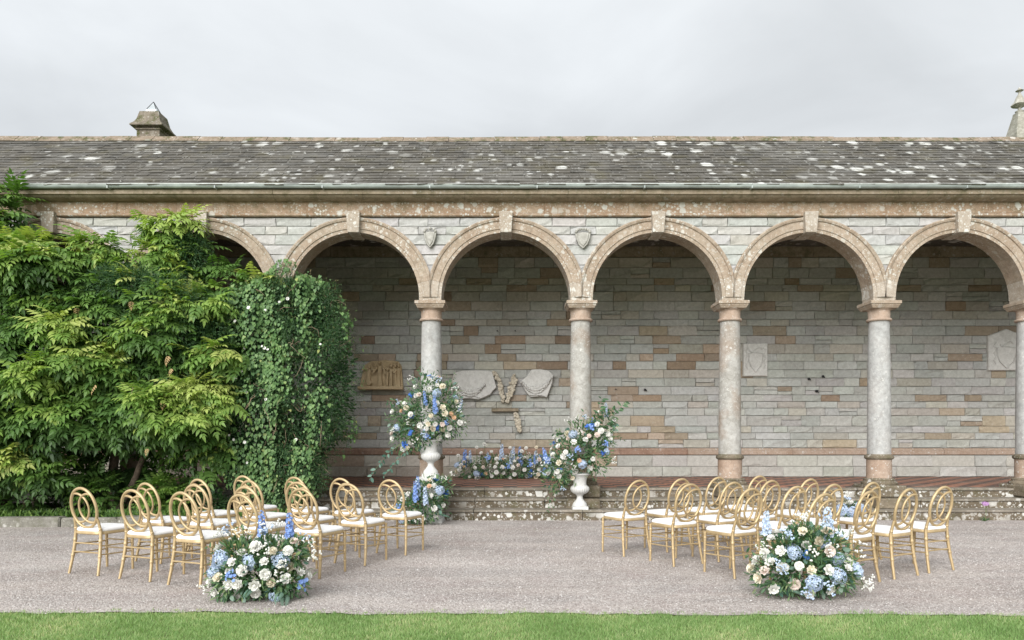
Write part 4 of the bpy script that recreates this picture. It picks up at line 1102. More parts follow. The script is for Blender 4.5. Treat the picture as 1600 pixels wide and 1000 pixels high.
def arrangement(name, label, base, ells, counts, nfol, seed, branches=(), neuc=0, nfern=0, face=(0, -1, .5), cat='flowers', lsize=.075, spread=.035, delph=None, bdown=-.2):
    rd = random.Random(seed); t = empty(name, base); tag(t, label, cat, 'wedding flower arrangements')
    p, nn = ell_points(ells, nfol, .45, 1.02, False)
    dirs = nn + rand_dir(nfol) * .7 + np.array((0, 0, .1)); v1 = cloud(*OVAL, p, dirs, nn * .4 + np.array((0, -.5, .8)) + rand_dir(nfol) * .4, rng.uniform(.55, 1.15, nfol) * lsize, rng.beta(2, 2.6, nfol))
    k = nfol // 2; p, nn = ell_points(ells, k, .75, 1.28, False)
    v2 = cloud(*NARROW, p, nn + rand_dir(k) * .8, np.array((0, -.4, .8)) + rand_dir(k) * .6, rng.uniform(.5, 1.2, k) * lsize, rng.uniform(.2, .95, k))
    v, f, tt = merge([v1, v2]); me = np_mesh('foliage', v - np.array(base), f, M['fol'], tt); tag(link(bpy.data.objects.new('foliage', me), t, base), kind='stuff')
    if neuc:
        p, nn = ell_points(ells, neuc, .8, 1.08, False); v, f, tt = cloud(*ROUND, p, nn + rand_dir(neuc) * .5 + np.array((0, 0, -.2)), np.array((0, -.8, .5)) + rand_dir(neuc) * .5, rng.uniform(.6, 1.1, neuc) * lsize, rng.uniform(0, 1, neuc))
        link(bpy.data.objects.new('eucalyptus', np_mesh('eucalyptus', v - np.array(base), f, M['euc'], tt)), t, base)['kind'] = 'stuff'
    for i in range(nfern):
        p, nn = ell_points(ells, 60, .8, .95, False); z = p[:, 2]; j = np.argsort(z)[rd.randrange(0, 20)]
        dd = nn[j:j + 1] * np.array((1.2, 1., .2)) + np.array((0, -.25, .12)); v, f, tt = cloud(*FERN, p[j:j + 1], dd, np.array([(0, -.3, 1.)]), np.array([rd.uniform(.16, .24)]), rng.uniform(.5, .9, 1))
        link(bpy.data.objects.new('fern', np_mesh('fern', v - p[j], f, M['euc'], tt)), t, p[j])
    taken = []; fv = np.array(face) / np.linalg.norm(face)
    for kind, n in counts:
        got = 0; tries = 0
        while got < n and tries < 1500:
            tries += 1
            p, nn = ell_points(ells, 1, .92, 1.12, False); p, nn = Vector(p[0]), Vector(nn[0])
            if nn.dot(Vector(fv)) < rd.uniform(-.25, .35): continue
            if kind == 'hydrangea' and bdown and p.z > base[2] + (max(e[0][2] + e[1][2] for e in ells) - base[2]) * .75: continue
            if kind == 'delphinium' and nn.z < .15: continue
            rad = {'hydrangea': .06, 'delphinium': .05, 'filler_sprig': .02}.get(kind, spread)
            if any((p - q_).length < rad + r_ for q_, r_ in taken): continue
            taken.append((p, rad)); dr = nn + Vector((rd.uniform(-.35, .35), rd.uniform(-.5, 0), rd.uniform(0, .4)))
            if kind == 'delphinium': dr = nn * .35 + Vector((rd.uniform(-.15, .15), 0, 1)); p = p - dr.normalized() * .12
            s = SZ[kind] * rd.uniform(.78, 1.15); me = rd.choice(FL[kind])
            place(kind, me, t, p, dr.to_track_quat('Z', 'Y') @ Quaternion((0, 0, 1), rd.uniform(0, 6.28)), (s, s, s)); got += 1
    for bp in branches:
        pts, nl, sz, kind = bp; branch(t, pts, nl, sz, M['euc'] if kind == 'e' else M['fol'], rd, ROUND if kind == 'e' else OVAL)
    return t
def E(px, py, d, rx, ry, rd_): s = F / d; c = P(px, py, d); return ((c.x, c.y, c.z), (rx / s, rd_, ry / s))

d = 12.05
arrangement('urn_flowers', 'tall mound of white roses and blue flowers in the pedestal urn, with trailing greenery', (ux, uy, 1.30),
    [E(672, 648, d, 46, 40, .36), E(655, 670, d, 40, 28, .3), E(690, 625, d, 28, 30, .25), E(636, 685, d, 24, 22, .22), E(668, 612, d, 26, 26, .22), E(632, 650, d, 26, 22, .2), E(702, 660, d, 24, 26, .2)],
    [('hydrangea', 3), ('cornflower', 9), ('rose', 34), ('peach_rose', 4), ('blush_rose', 3), ('delphinium', 3), ('filler_sprig', 12)], 1900, 11,
    [([P(668, 640, d), P(658, 605, d), P(655, 575, d - .1)], 16, .075, 'l'), ([P(675, 640, d), P(683, 605, d - .1), P(686, 580, d - .05)], 12, .07, 'l'), ([P(690, 630, d), P(705, 600, d), P(712, 582, d)], 9, .07, 'l'), ([P(640, 640, d), P(618, 625, d - .1), P(606, 628, d - .1)], 10, .07, 'l'),
     ([P(640, 690, d), P(612, 702, d - .15), P(592, 725, d - .2), P(577, 750, d - .2)], 20, .09, 'e'), ([P(650, 690, d), P(622, 716, d - .2), P(600, 745, d - .2)], 14, .08, 'e'), ([P(700, 660, d), P(718, 655, d), P(733, 660, d)], 8, .05, 'l')], 120, 2, lsize=.085)
d = 12.42
arrangement('urn_flowers', 'leaning spray of white roses and blue flowers in the urn on the steps', (vx, vy, .75),
    [E(905, 705, d, 42, 32, .33), E(880, 728, d, 32, 24, .28), E(926, 690, d, 30, 28, .25), E(942, 668, d, 20, 24, .2), E(868, 748, d, 18, 18, .2), E(905, 678, d, 22, 22, .2), E(932, 715, d, 20, 26, .22)],
    [('hydrangea', 3), ('cornflower', 7), ('rose', 26), ('peach_rose', 3), ('blush_rose', 2), ('delphinium', 3), ('filler_sprig', 12)], 1600, 12,
    [([P(920, 680, d), P(935, 650, d - .1), P(940, 622, d - .1)], 18, .12, 'l'), ([P(930, 680, d), P(955, 655, d - .1), P(977, 626, d - .1)], 24, .12, 'l'), ([P(925, 680, d), P(946, 645, d - .15), P(962, 640, d - .15)], 14, .11, 'l'), ([P(935, 690, d), P(960, 680, d), P(978, 690, d)], 9, .05, 'l'), ([P(890, 690, d), P(875, 672, d - .1), P(866, 678, d - .1)], 7, .09, 'l'), ([P(900, 680, d), P(905, 655, d), P(915, 640, d)], 7, .08, 'l'),
     ([P(868, 745, d), P(858, 775, d - .2), P(856, 800, d - .25)], 14, .05, 'l'), ([P(880, 740, d), P(866, 770, d - .3), P(860, 812, d - .32)], 14, .05, 'l')], 90, 2, lsize=.085)
d = 15.95
arrangement('floor_flowers', 'low hedge of white, peach and blue flowers on the tiled arcade floor', (P(785, 0, d).x, d, FZ),
    [E(735, 735, d, 24, 16, .25), E(770, 732, d, 28, 20, .28), E(808, 732, d, 28, 20, .28), E(843, 732, d, 26, 19, .26), E(872, 736, d, 16, 14, .22)],
    [('hydrangea', 3), ('cornflower', 12), ('rose', 42), ('peach_rose', 8), ('blush_rose', 5), ('delphinium', 3), ('filler_sprig', 16)], 1700, 13, [], 40, 2, lsize=.085, spread=.045)
# stems rising from the floor hedge
d = 11.75
arrangement('ground_flowers', 'small cluster of white, peach and blue flowers at the pedestal foot', (P(662, 0, d).x, d, 0),
    [E(662, 790, d, 32, 24, .24), E(675, 770, d, 24, 24, .2), E(640, 795, d, 18, 20, .2), E(690, 760, d, 14, 14, .15)],
    [('hydrangea', 2), ('cornflower', 4), ('rose', 10), ('peach_rose', 3), ('delphinium', 4), ('filler_sprig', 8)], 900, 14, [([P(660, 770, d), P(668, 750, d - .05), P(676, 742, d)], 7, .06, 'l')], 70, 4, lsize=.085)
d = 6.42
s_ = F / d
arrangement('aisle_flowers', 'white and blue flower mound on gravel at the climbers side of the aisle', (P(405, 0, d).x, d, 0),
    [E(400, 895, d, 58, 38, .24), E(365, 905, d, 30, 28, .2), E(445, 905, d, 34, 26, .2), E(425, 866, d, 44, 24, .17), E(375, 866, d, 32, 22, .16), E(458, 866, d, 20, 24, .14)],
    [('hydrangea', 5), ('cornflower', 2), ('rose', 30), ('blush_rose', 3), ('filler_sprig', 16)], 2000, 15,
    [([P(345, 880, d), P(335, 862, d - .05), P(322, 852, d)], 9, .05, 'l'), ([P(470, 880, d), P(482, 860, d), P(484, 840, d)], 7, .045, 'l'), ([P(390, 860, d), P(385, 835, d), P(372, 822, d)], 9, .045, 'l')], 160, 7, lsize=.07, spread=.042)
arrangement('aisle_flowers', 'white and pale blue flower mound on gravel at the plaques side of the aisle', (P(1255, 0, 6.52).x, 6.52, 0),
    [E(1255, 890, 6.52, 60, 38, .24), E(1210, 895, 6.52, 32, 30, .2), E(1300, 895, 6.52, 34, 28, .2), E(1235, 860, 6.52, 40, 26, .17), E(1285, 858, 6.52, 36, 28, .17), E(1255, 838, 6.52, 24, 16, .14)],
    [('hydrangea', 5), ('cornflower', 2), ('rose', 27), ('blush_rose', 4), ('filler_sprig', 16)], 2000, 16,
    [([P(1225, 850, 6.52), P(1245, 825, 6.52), P(1262, 812, 6.52)], 10, .045, 'l'), ([P(1310, 880, 6.52), P(1330, 862, 6.52), P(1340, 850, 6.52)], 8, .045, 'l'), ([P(1190, 880, 6.52), P(1172, 870, 6.52), P(1165, 862, 6.52)], 7, .05, 'l')], 160, 7, lsize=.07, spread=.042)
# tall delphinium spikes standing in the aisle mounds
for nm, lst in (('aisle_flowers', ((411, 826, 22, 0), (452, 832, 24, 0))), ('aisle_flowers.001', ((1197, 826, 22, 1), (1296, 832, 30, 1), (1290, 850, 24, 2), (1232, 850, 18, 1)))):
    t = bpy.data.objects[nm]
    for x, y, h, k in lst:
        dd = WL[nm].y + .02; s = h * 1.9 / (F / dd); p = P(x, y + h * .6, dd); place('delphinium', FL['delphinium'][k], t, p, Euler((random.uniform(-.1, .1), random.uniform(-.12, .12), random.uniform(0, 6))), (s * 1.25, s * 1.25, s))
t = bpy.data.objects['floor_flowers']
for x, y, h in ((725, 718, 34), (783, 708, 30), (798, 716, 26), (812, 715, 34), (762, 716, 20), (838, 716, 26), (850, 712, 20), (862, 716, 24)):
    s = h * .95 / (F / 15.9); place('delphinium', FL['delphinium'][random.randrange(3)], t, P(x, y + h * .45, 15.9), Euler((0, random.uniform(-.12, .12), random.uniform(0, 6))), (s, s, s))
for x, y in ((716, 712), (745, 699), (757, 694), (752, 708), (797, 700), (822, 700), (838, 699), (815, 705), (768, 706), (730, 715)):
    p = P(x, y, 15.85); s = .045 * random.uniform(.85, 1.1); place('rose', random.choice(FL['rose']), t, p, Vector((random.uniform(-.4, .4), -.8, .6)).to_track_quat('Z', 'Y'), (s, s, s))
    b = MB(); b.tube([tuple(p), (p.x + random.uniform(-.03, .03), p.y + .05, FZ + .25)], .005, 5); b.build('stem', M['stem'], t, p)
# posy on a chair seat
cx_, cy_, ca_ = CPOS[1, 1, 0]; sp_ = Vector((cx_, cy_, 0)) + Quaternion((0, 0, 1), ca_) @ Vector((-.03, .24, .487))
arrangement('posy', 'small white and pale blue posy lying on a chair cushion', tuple(sp_), [((sp_.x, sp_.y, sp_.z + .065), (.125, .11, .07))], [('hydrangea', 3), ('rose', 12), ('filler_sprig', 4)], 120, 17, lsize=.06, spread=.03)

# ================================================================== climbers
WE = [E(8, 350, 12.3, 38, 58, .34), E(15, 400, 12.2, 55, 40, .4), E(90, 440, 12.2, 110, 62, .75), E(60, 560, 11.95, 130, 105, .85), E(190, 520, 12.1, 115, 105, .75), E(283, 405, 12.55, 46, 58, .32), E(340, 438, 12.6, 75, 42, .3), E(300, 560, 12.25, 80, 110, .65),
      E(110, 655, 11.75, 120, 52, .75), E(245, 640, 11.9, 105, 55, .7), E(15, 640, 11.8, 75, 95, .7), E(60, 730, 11.8, 62, 30, .45), E(-60, 560, 12.1, 90, 190, .8), E(315, 690, 12.1, 40, 45, .4)]
wis = empty('wisteria', (-6.0, 12.3, 0)); tag(wis, 'huge sprawling wisteria with yellow-green feathery leaves smothering the arcade arches', 'climber')
def wister(ELL, n, lo, hi, tl, sz):
    p, nn = ell_points(ELL, n, lo, hi)
    jx = (p[:, 0] > P(165, 0, 11.6).x) & (p[:, 2] > 3.0) & (rng.random(n) < .55); p, nn = p[~jx], nn[~jx]; n = len(p)
    # shoots: tiers of leaves spreading outward and drooping
    per = 6; P_ = np.repeat(p, per, 0); N_ = np.repeat(nn, per, 0); m = len(P_)
    out = N_ * np.array((1, 1, .35)) + np.array((0, -.25, .0)); out = unit(out)
    a = rng.uniform(-1.5, 1.5, m); c, s = np.cos(a), np.sin(a)
    dr = np.stack([out[:, 0] * c - out[:, 1] * s, out[:, 0] * s + out[:, 1] * c, out[:, 2] - rng.uniform(-.35, .8, m)], 1)
    up_ = np.tile(np.array((0, -.35, 1.)), (m, 1)) + N_ * .5 + rand_dir(m) * .25
    P_ = P_ + rng.normal(size=(m, 3)) * np.array((.06, .05, .03))
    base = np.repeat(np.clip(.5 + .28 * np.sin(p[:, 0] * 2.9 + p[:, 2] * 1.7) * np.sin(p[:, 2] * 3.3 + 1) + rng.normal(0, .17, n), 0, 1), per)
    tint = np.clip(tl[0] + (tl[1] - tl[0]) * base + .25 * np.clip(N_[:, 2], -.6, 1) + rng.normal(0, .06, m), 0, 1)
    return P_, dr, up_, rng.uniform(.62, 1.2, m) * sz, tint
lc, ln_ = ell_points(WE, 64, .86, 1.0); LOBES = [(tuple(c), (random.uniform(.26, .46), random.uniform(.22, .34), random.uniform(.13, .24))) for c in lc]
layers = [wister(WE + [E(150, 730, 12.6, 170, 60, .4), E(290, 755, 12.75, 75, 50, .3)], 520, .4, .75, (.0, .3), .30), wister(WE, 660, .75, .98, (.10, .62), .28), wister(LOBES, 1100, .75, 1.08, (.28, 1.), .27)]  # deeper layers get darker tints, painting the crown's inner shade into leaf colour
# young yellow shoots on top edges
lay = []
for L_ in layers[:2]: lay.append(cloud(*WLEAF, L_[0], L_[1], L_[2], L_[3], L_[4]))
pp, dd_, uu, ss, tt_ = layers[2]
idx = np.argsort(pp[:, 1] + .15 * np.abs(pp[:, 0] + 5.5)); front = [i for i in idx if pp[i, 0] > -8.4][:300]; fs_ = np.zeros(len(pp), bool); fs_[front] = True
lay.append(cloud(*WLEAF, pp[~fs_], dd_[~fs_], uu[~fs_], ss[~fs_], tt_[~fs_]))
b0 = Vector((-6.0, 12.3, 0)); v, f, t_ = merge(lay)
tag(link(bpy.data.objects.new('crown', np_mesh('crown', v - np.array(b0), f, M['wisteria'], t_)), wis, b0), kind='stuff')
JE = [E(255, 500, 11.95, 80, 72, .55), E(290, 405, 12.4, 40, 60, .36), E(200, 455, 11.95, 60, 40, .5), E(330, 560, 12.1, 45, 90, .5)]
k = 6000; p, nn = ell_points(JE, k, .4, .8); vi = cloud(*OVAL, p, nn + rand_dir(k) * .7, rand_dir(k) + nn, rng.uniform(.08, .12, k), rng.uniform(0, .4, k))  # larger filler leaves inside, coloured dark to stand for interior shade
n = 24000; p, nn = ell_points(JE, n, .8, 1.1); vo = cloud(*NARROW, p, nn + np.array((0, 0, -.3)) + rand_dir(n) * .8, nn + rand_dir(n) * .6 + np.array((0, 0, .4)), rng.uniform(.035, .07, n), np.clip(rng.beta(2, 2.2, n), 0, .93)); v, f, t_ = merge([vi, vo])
tag(link(bpy.data.objects.new('jasmine_foliage', np_mesh('jasmine_foliage', v - np.array(b0), f, M['jas'], t_)), wis, b0), kind='stuff')
LM = []
for k in range(8):
    v, f, t_ = cloud(*WLEAF, np.zeros((1, 3)), np.array([(1., 0, 0)]), np.array([(0., 0, 1)]), np.array([1.]), np.array([.15 + .1 * k])); LM.append(np_mesh('leaf', v, f, M['wisteria'], t_))
for i in front:
    D_ = Vector(dd_[i]).normalized(); N_ = Vector(uu[i]); N_ = (N_ - D_ * N_.dot(D_)).normalized(); S_ = N_.cross(D_); q_ = Matrix((D_, S_, N_)).transposed().to_quaternion()
    place('leaf', LM[int(min(7, max(0, (tt_[i] - .1) / .1)))], wis, pp[i], q_, (ss[i],) * 3)
v, f, t_ = cloud(*WLEAF, np.zeros((1, 3)), np.array([(1., 0, 0)]), np.array([(0., 0, 1)]), np.array([1.]), np.array([.5])); dm = np_mesh('dry_leaf', v, f, M['dry'])
for x, y, dd in ((45, 600, 11.15), (263, 555, 11.35), (268, 575, 11.35), (60, 575, 11.1), (255, 625, 11.15), (120, 480, 11.45), (205, 470, 11.4), (230, 700, 11.3), (150, 600, 11.1)):
    place('dry_leaf', dm, wis, P(x, y, dd), Vector((random.uniform(-.4, .4), -.5, -.8)).to_track_quat('X', 'Z'), (random.uniform(.09, .14),) * 3)
def wander(p0, p1, n, amp, rd):
    p0, p1 = Vector(p0), Vector(p1); out = []; off = Vector((0, 0, 0))
    for i in range(n + 1):
        t = i / n; off += Vector((rd.uniform(-amp, amp), rd.uniform(-amp, amp), rd.uniform(-amp, amp))); e = math.sin(math.pi * t); out.append(p0.lerp(p1, t) + off * e)
    return out
rd = random.Random(3)
for a, b_, r0, r1 in (((175, 808, 12.3), (190, 560, 12.5), .085, .06), ((178, 808, 12.2), (240, 660, 12.1), .06, .035), ((232, 800, 12.3), (262, 640, 12.4), .045, .03), ((150, 800, 12.4), (110, 560, 12.4), .055, .03), ((60, 812, 12.3), (20, 560, 12.4), .06, .04), ((190, 560, 12.5), (200, 400, 12.8), .05, .035), ((190, 580, 12.5), (225, 395, 12.7), .05, .03), ((300, 790, 12.2), (330, 600, 12.5), .04, .03)):
    b = MB(); pts = wander(P(*a), P(*b_), 9, .05, rd); b.tube(pts, [r0 + (r1 - r0) * i / 9 for i in range(10)], 8); b.build('trunk', M['bark'], wis, b0, smooth=60)
for k in range(46):
    i = rd.randrange(len(pp)); p = Vector(pp[i]); b = MB()
    q_ = p + Vector((rd.uniform(-.3, .3), rd.uniform(-.1, .25), rd.uniform(-.5, .35))); b.tube(wander(p, q_, 5, .03, rd), [.008, .007, .006, .005, .004, .003], 5); b.build('bare_stem', M['twig'], wis, b0)

BE0 = [E(464, 592, 12.5, 98, 154, .52), E(402, 655, 12.3, 58, 115, .45), E(462, 478, 12.6, 68, 44, .4), E(402, 510, 12.4, 48, 70, .4), E(438, 732, 12.3, 70, 50, .4)]
lc, ln_ = ell_points(BE0, 75, .84, .98); BE = BE0 + [(tuple(c), (random.uniform(.14, .30), random.uniform(.14, .24), random.uniform(.16, .36))) for c in lc]
bs = empty('bindweed_bush', (P(450, 0, 12.4).x, 12.4, 0)); tag(bs, 'dense column of dark jasmine and pale heart-leaved bindweed with white trumpet flowers', 'climber')
bb = WL[bs.name]
n = 62000; p, nn = ell_points(BE, n, .70, 1.05); pat = np.sin(p[:, 0] * 5.1 + 1) + np.sin(p[:, 2] * 3.7 + p[:, 0] * 2.3)
dr = nn * np.array((.8, .9, .4)) + np.array((0, 0, -.55)) + rand_dir(n) * .8
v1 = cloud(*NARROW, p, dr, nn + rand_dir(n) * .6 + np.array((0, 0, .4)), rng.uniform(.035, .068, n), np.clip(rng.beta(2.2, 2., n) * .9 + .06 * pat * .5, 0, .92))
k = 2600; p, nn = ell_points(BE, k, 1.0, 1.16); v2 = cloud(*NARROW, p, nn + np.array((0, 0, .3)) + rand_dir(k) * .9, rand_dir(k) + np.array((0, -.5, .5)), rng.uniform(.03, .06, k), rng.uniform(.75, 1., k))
k = 14000; p, nn = ell_points(BE0, k, .5, .92); v3 = cloud(*OVAL, p, nn + rand_dir(k) * .7, rand_dir(k) + nn, rng.uniform(.08, .12, k), rng.uniform(0, .3, k))  # bigger leaves within the bush, shade put into their dark tint
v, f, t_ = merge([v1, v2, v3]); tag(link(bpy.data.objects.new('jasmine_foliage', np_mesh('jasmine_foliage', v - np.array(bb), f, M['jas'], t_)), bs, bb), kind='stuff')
n = 11000; p, nn = ell_points(BE, n, .98, 1.10)
# bindweed hangs in curtains over the centre and the wisteria side
cur = np.sin(p[:, 0] * 9 + np.sin(p[:, 2] * 2.1) * 1.1) + .6 * np.sin(p[:, 0] * 21 + p[:, 2] * 1.3); xx = (p[:, 0] - bb.x)
keep = (cur + rng.normal(0, .75, n) - np.clip((xx - .05) * 1.7, -1.0, 3) + .5 * np.sin(p[:, 2] * 2.9 + xx * 4) + .1) > 0
p, nn = p[keep], nn[keep]; n = len(p)
dr = np.tile(np.array((0., -.15, -1.)), (n, 1)) + nn * .25 + rand_dir(n) * .38
v, f, t_ = cloud(*HEART, p + nn * .02, dr, nn + np.array((0, -.35, .35)) + rand_dir(n) * .3, rng.uniform(.026, .072, n), np.clip(rng.beta(2.2, 2.0, n) * .95, 0, 1))
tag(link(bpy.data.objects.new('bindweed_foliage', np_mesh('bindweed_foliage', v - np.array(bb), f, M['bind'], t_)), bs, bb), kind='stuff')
b = MB(); b.lathe([(.06, -.9), (.12, -.5), (.3, -.12), (.75, .12), (1., .18), (.7, .10), (.2, -.15), (.02, -.5)], 10); fm = b.mesh('bindweed_flower', M['white'], 80)
for x, y in ((389, 481), (368, 502), (357, 539), (383, 544), (376, 557), (381, 574), (414, 544), (419, 546), (369, 593), (385, 613), (450, 467), (501, 538), (359, 680), (338, 700), (383, 691), (387, 723), (355, 718), (416, 624), (410, 541), (378, 581), (415, 485), (463, 687), (366, 687), (437, 472)):
    # find the bush surface along this line of sight
    best = None
    for (c, r_) in BE:
        c = np.array(c); r_ = np.array(r_) * 1.08; o = (np.array((0, 0, CAMZ)) - c) / r_; dv = np.array(P(x, y, 12.)) - np.array((0, 0, CAMZ)); dv = dv / r_; A_ = dv @ dv; B_ = o @ dv; C_ = o @ o - 1; D2 = B_ * B_ - A_ * C_
        if D2 > 0:
            t_ = (-B_ - math.sqrt(D2)) / A_; best = t_ if best is None else min(best, t_)
    if best is None: continue
    p = Vector((0, 0, CAMZ)).lerp(P(x, y, 12.), best); s = random.uniform(.018, .030); place('bindweed_flower', fm, bs, p + Vector((0, -.02, 0)), Vector((random.uniform(-.4, .4), -1, random.uniform(.0, .5))).to_track_quat('Z', 'Y'), (s, s, s))
b = MB(); rd = random.Random(9)
for k in range(260):
    p, nn = ell_points(BE, 1, .6, 1.04); p = Vector(p[0]); z = p.z
    if z > 2.2 and rd.random() < .7: continue
    b.tube(wander(p, p + Vector((rd.uniform(-.25, .25), rd.uniform(-.12, .12), rd.uniform(-.45, .2))), 5, .05, rd), [.006, .006, .005, .004, .004, .003], 4)
tag(b.build('tangled_twigs', M['twig'], bs, bb), kind='stuff')
for k in range(5):
    b = MB(); x = 400 + 22 * k; b.tube(wander(P(x, 812, 12.4), P(x + rd.uniform(-20, 20), 640, 12.6), 8, .05, rd), [.035 - .002 * i for i in range(9)], 7); b.build('trunk', M['bark'], bs, bb, smooth=60)

# planting bed, kerb and small plants
bed = MB(); nx, ny = 60, 10; vs = []; fs = []
for j in range(ny + 1):
    for i in range(nx + 1):
        x = -16 + (12.5) * i / nx; y = 11.55 + 1.6 * j / ny; vs.append((x, y, .09 + .05 * math.sin(x * 3.1) * math.sin(y * 4) + random.uniform(-.02, .02) + .05 * j / ny))
for j in range(ny):
    for i in range(nx): a = j * (nx + 1) + i; fs.append((a, a + 1, a + nx + 2, a + nx + 1))
bed.add(vs, fs); tag(bed.build('planting_bed', M['soil']), 'dark soil bed under the climbers', 'soil', kind='structure')
kerb = empty('kerb', (-8, 11.45, 0)); tag(kerb, 'low weathered stone kerb edging the bed under the climbers', 'kerb')
x = -16
while x < -3.6:
    wd = random.uniform(.6, 1.1); xe = min(x + wd, -3.6); b = MB(); b.bevbox(x + .004, xe - .004, 11.38, 11.62, -.05, .15 + random.uniform(-.012, .012), .025, .008); b.build('kerb_stone', M['kerb'], kerb, (x, 11.45, 0)); x = xe
def shrub(name, label, ells, n, sz, tl, grp=None, tmpl=WLEAF, mat='wisteria'):
    base = Vector((ells[0][0][0], ells[0][0][1], .1)); t = empty(name, base); tag(t, label, 'shrub', grp)
    p, nn = ell_points(ells, n, .5, 1.05, False); out = nn * np.array((1, 1, .5)) + np.array((0, -.2, .15)) + rand_dir(n) * .5
    v, f, t_ = cloud(*tmpl, p, out, np.tile(np.array((0, -.3, 1.)), (n, 1)) + nn * .4, rng.uniform(.7, 1.15, n) * sz, rng.uniform(*tl, n))
    tag(link(bpy.data.objects.new('foliage', np_mesh('foliage', v - np.array(base), f, M[mat], t_)), t, base), kind='stuff')
    b = MB()
    for k in range(4): b.tube(wander(base + Vector((random.uniform(-.05, .05), 0, -.05)), base + Vector((random.uniform(-.25, .25), random.uniform(-.1, .1), .3)), 4, .03, random), [.012, .01, .008, .006, .004], 5)
    b.build('stem', M['twig'], t, base)
shrub('leafy_shrub', 'bright green leafy shrub in the bed behind the outer rear chairs', [E(262, 778, 11.95, 30, 28, .28), E(250, 765, 12.0, 20, 16, .2)], 190, .22, (.35, .75))
shrub('leafy_shrub', 'low green shrub in the bed beside the gnarled wisteria trunk', [E(150, 770, 12.0, 30, 30, .3), E(130, 745, 12.1, 24, 24, .25)], 190, .20, (.2, .6))
shrub('leafy_shrub', 'dark low shrub in the bed under the drooping wisteria end', [E(30, 785, 12.1, 45, 18, .3)], 150, .18, (.1, .45))
shrub('leafy_shrub', 'small ragged plant at the foot of the bindweed column', [E(330, 785, 12.0, 26, 18, .25)], 700, .075, (.1, .7), None, OVAL, 'jas')
# weeds and grass tufts on the bed and at the kerb
n = 5000; p = np.stack([rng.uniform(-12, -3.7, n), 11.6 + np.abs(rng.normal(0, .25, n)), np.full(n, .10)], 1); dr = np.array((0, -.25, 1.)) + rand_dir(n) * .7; dr[:, 2] = np.abs(dr[:, 2])
v1 = cloud(*NARROW, p, dr, np.array((0, -1., .4)) + rand_dir(n) * .4, rng.uniform(.06, .17, n), rng.uniform(.1, .7, n))
k = 2500; p = np.stack([rng.uniform(-12, -3.7, k), 11.6 + np.abs(rng.normal(0, .25, k)), .10 + rng.uniform(.02, .12, k)], 1); v2 = cloud(*OVAL, p, rand_dir(k), np.array((0, -.5, 1.)) + rand_dir(k) * .5, rng.uniform(.04, .08, k), rng.uniform(.1, .7, k))
v, f, t_ = merge([v1, v2]); tag(link(bpy.data.objects.new('bed_weeds', np_mesh('bed_weeds', v, f, M['wisteria'], t_))), 'low weeds and grass along the kerb of the bed', 'weeds', kind='stuff')
# small mauve flower by the steps, sprig at the gravel edge
p = P(1538, 787, 12.25); g0 = Vector((p.x, 12.22, 0)); t = empty('mauve_flower', g0); tag(t, 'single mauve flower on a thin stem growing at the step foot', 'flower')
b = MB(); b.tube([tuple(g0), (g0.x + .01, g0.y, p.z * .5), (p.x, g0.y, p.z)], .005, 5); b.build('stem', M['stem'], t, g0)
place('bloom', hydrangea(31, M['pink']), t, (p.x, g0.y, p.z), Euler((.3, 0, 0)), (.055, .055, .04))
v, f, t_ = cloud(*NARROW, np.repeat(np.array([g0]), 14, 0), rand_dir(14) * .7 + np.array((0, -.2, .6)), np.array((0, -1, .5)) + rand_dir(14) * .3, rng.uniform(.06, .14, 14), rng.uniform(.2, .7, 14)); link(bpy.data.objects.new('leaves', np_mesh('leaves', v - np.array(g0), f, M['jas'], t_)), t, g0)

# ================================================================== gravel stones and grass
def pebbles(n, y0, y1, smin, smax):
    oc = np.array([(1, 0, 0), (-1, 0, 0), (0, 1, 0), (0, -1, 0), (0, 0, 1), (.5, .5, .55), (-.5, -.5, .6)], float); oc = oc[:5]
    fc = np.array([(0, 2, 4), (2, 1, 4), (1, 3, 4), (3, 0, 4)])
    y = y0 + (y1 - y0) * rng.random(n) ** 1.15; x = rng.uniform(-1, 1, n) * (y * .74 + .5); ed = np.array([lawn_edge(a) for a in x]); y = np.maximum(y, ed + .0 + rng.uniform(0, .2, n) * (y < ed))
    p = np.stack([x, y, np.full(n, -.003)], 1); s = smin + (smax - smin) * rng.random(n) ** 2
    tv = oc[None] * s[:, None, None] * rng.uniform(.55, 1.15, (n, 5, 3)); tv[:, 4, :2] += rng.normal(0, .35, (n, 2)) * s[:, None]
    a = rng.uniform(0, 6.28, n); c, sn = np.cos(a)[:, None], np.sin(a)[:, None]; X = tv[:, :, 0] * c - tv[:, :, 1] * sn; Y = tv[:, :, 0] * sn + tv[:, :, 1] * c
    v = p[:, None] + np.stack([X, Y, tv[:, :, 2] * .75], 2); f = fc[None] + (np.arange(n) * 5)[:, None, None]
    return v.reshape(-1, 3), f.reshape(-1, 3), np.repeat(np.clip(rng.beta(2, 2, n), 0, 1), 5)
v, f, t_ = merge([pebbles(100000, 5.85, 8.6, .003, .0105), pebbles(60000, 8.0, 12.25, .005, .012)])
tag(link(bpy.data.objects.new('gravel_stones', np_mesh('gravel_stones', v, f, M['pebble'], t_))), 'loose pale gravel stones covering the terrace', 'gravel', kind='stuff')
n = 170000; y = 4.3 + 1.62 * rng.random(n); x = rng.uniform(-1, 1, n) * (y * .72 + .4); ed = np.array([lawn_edge(a) for a in x]); ok = y < ed + rng.normal(0, .03, n); x, y = x[ok], y[ok]
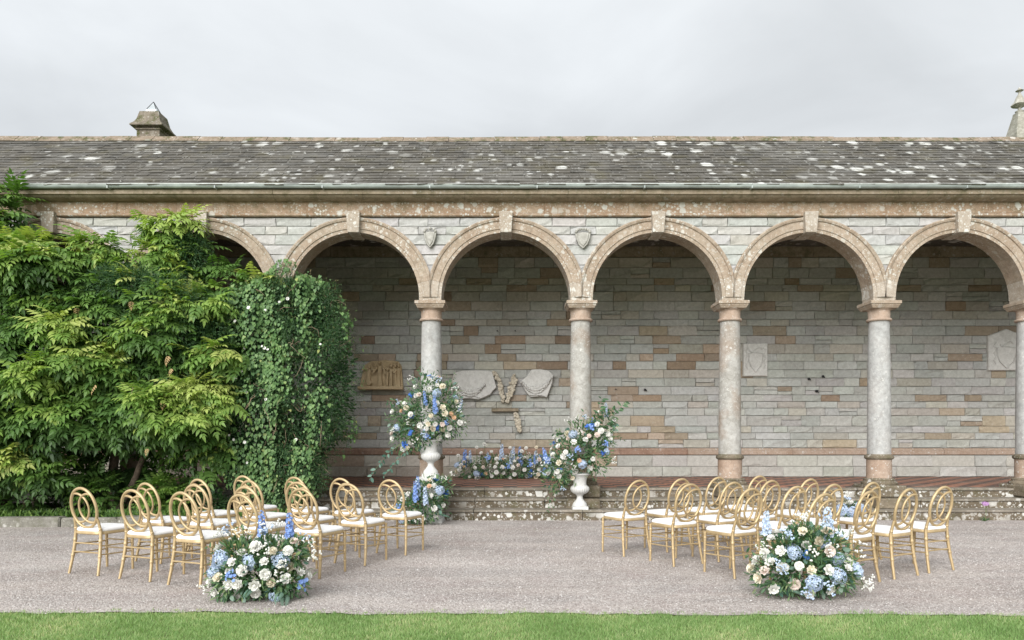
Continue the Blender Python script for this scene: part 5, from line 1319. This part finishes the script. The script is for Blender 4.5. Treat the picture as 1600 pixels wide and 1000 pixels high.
tx = rng.uniform(-4.6, 4.6, 130); ty = np.array([lawn_edge(a) for a in tx]) + np.abs(rng.normal(0, .05, 130)); rep = rng.integers(8, 30, 130)   # ragged tufts creeping into the gravel
x = np.concatenate([x, np.repeat(tx, rep) + rng.normal(0, .018, rep.sum())]); y = np.concatenate([y, np.repeat(ty, rep) + rng.normal(0, .012, rep.sum())]); n = len(x)
tv = np.array([(0, .055, 0), (0, -.055, 0), (.55, .04, .06), (.55, -.04, .06), (1, 0, .0)], float); tf = np.array([(0, 1, 3), (0, 3, 2), (2, 3, 4)])
pt = np.sin(x * 3.1) * np.sin(y * 4.3 + x) + np.sin(x * 7.7 + 2) * .5
dr = np.array((0, 0, 1.)) + rng.normal(size=(n, 3)) * np.array((.5, .5, .12)); v, f, t_ = cloud(tv, tf, np.stack([x, y, np.full(n, -.014)], 1), dr, rand_dir(n) + np.array((0, -.8, .3)), rng.uniform(.014, .040, n), np.clip(rng.beta(2.4, 2.2, n) + .16 * pt + .12 * np.sin(x * 23 + y * 9) * np.sin(y * 31 + x * 5), 0, 1))
tag(link(bpy.data.objects.new('lawn_grass', np_mesh('lawn_grass', v, f, M['grass'], t_))), 'mown green lawn grass along the gravel edge', 'grass', kind='stuff')

# a few fallen petals and leaves lying on the gravel
for k in range(12):
    y = random.uniform(6.3, 11.8); x = random.uniform(-.62, .62) * y
    leafy = k % 2; sz = random.uniform(.03, .05) if leafy else random.uniform(.012, .02)
    v, f, t_ = cloud(*OVAL, np.zeros((1, 3)), np.array([(1., 0, .05)]), np.array([(0., 0, 1.)]), np.array([sz]), np.array([random.uniform(.6, 1.)]))
    o = place('fallen_leaf' if leafy else 'fallen_petal', np_mesh('fallen', v, f, M['wisteria'] if leafy else M['white'], t_), None, (x, y, .016), Euler((0, 0, random.uniform(0, 6.28))))
    tag(o, 'small dry fallen leaf lying on the gravel' if leafy else 'small white fallen petal lying on the gravel', 'leaf' if leafy else 'petal', 'fallen leaves on the gravel' if leafy else 'fallen petals on the gravel')
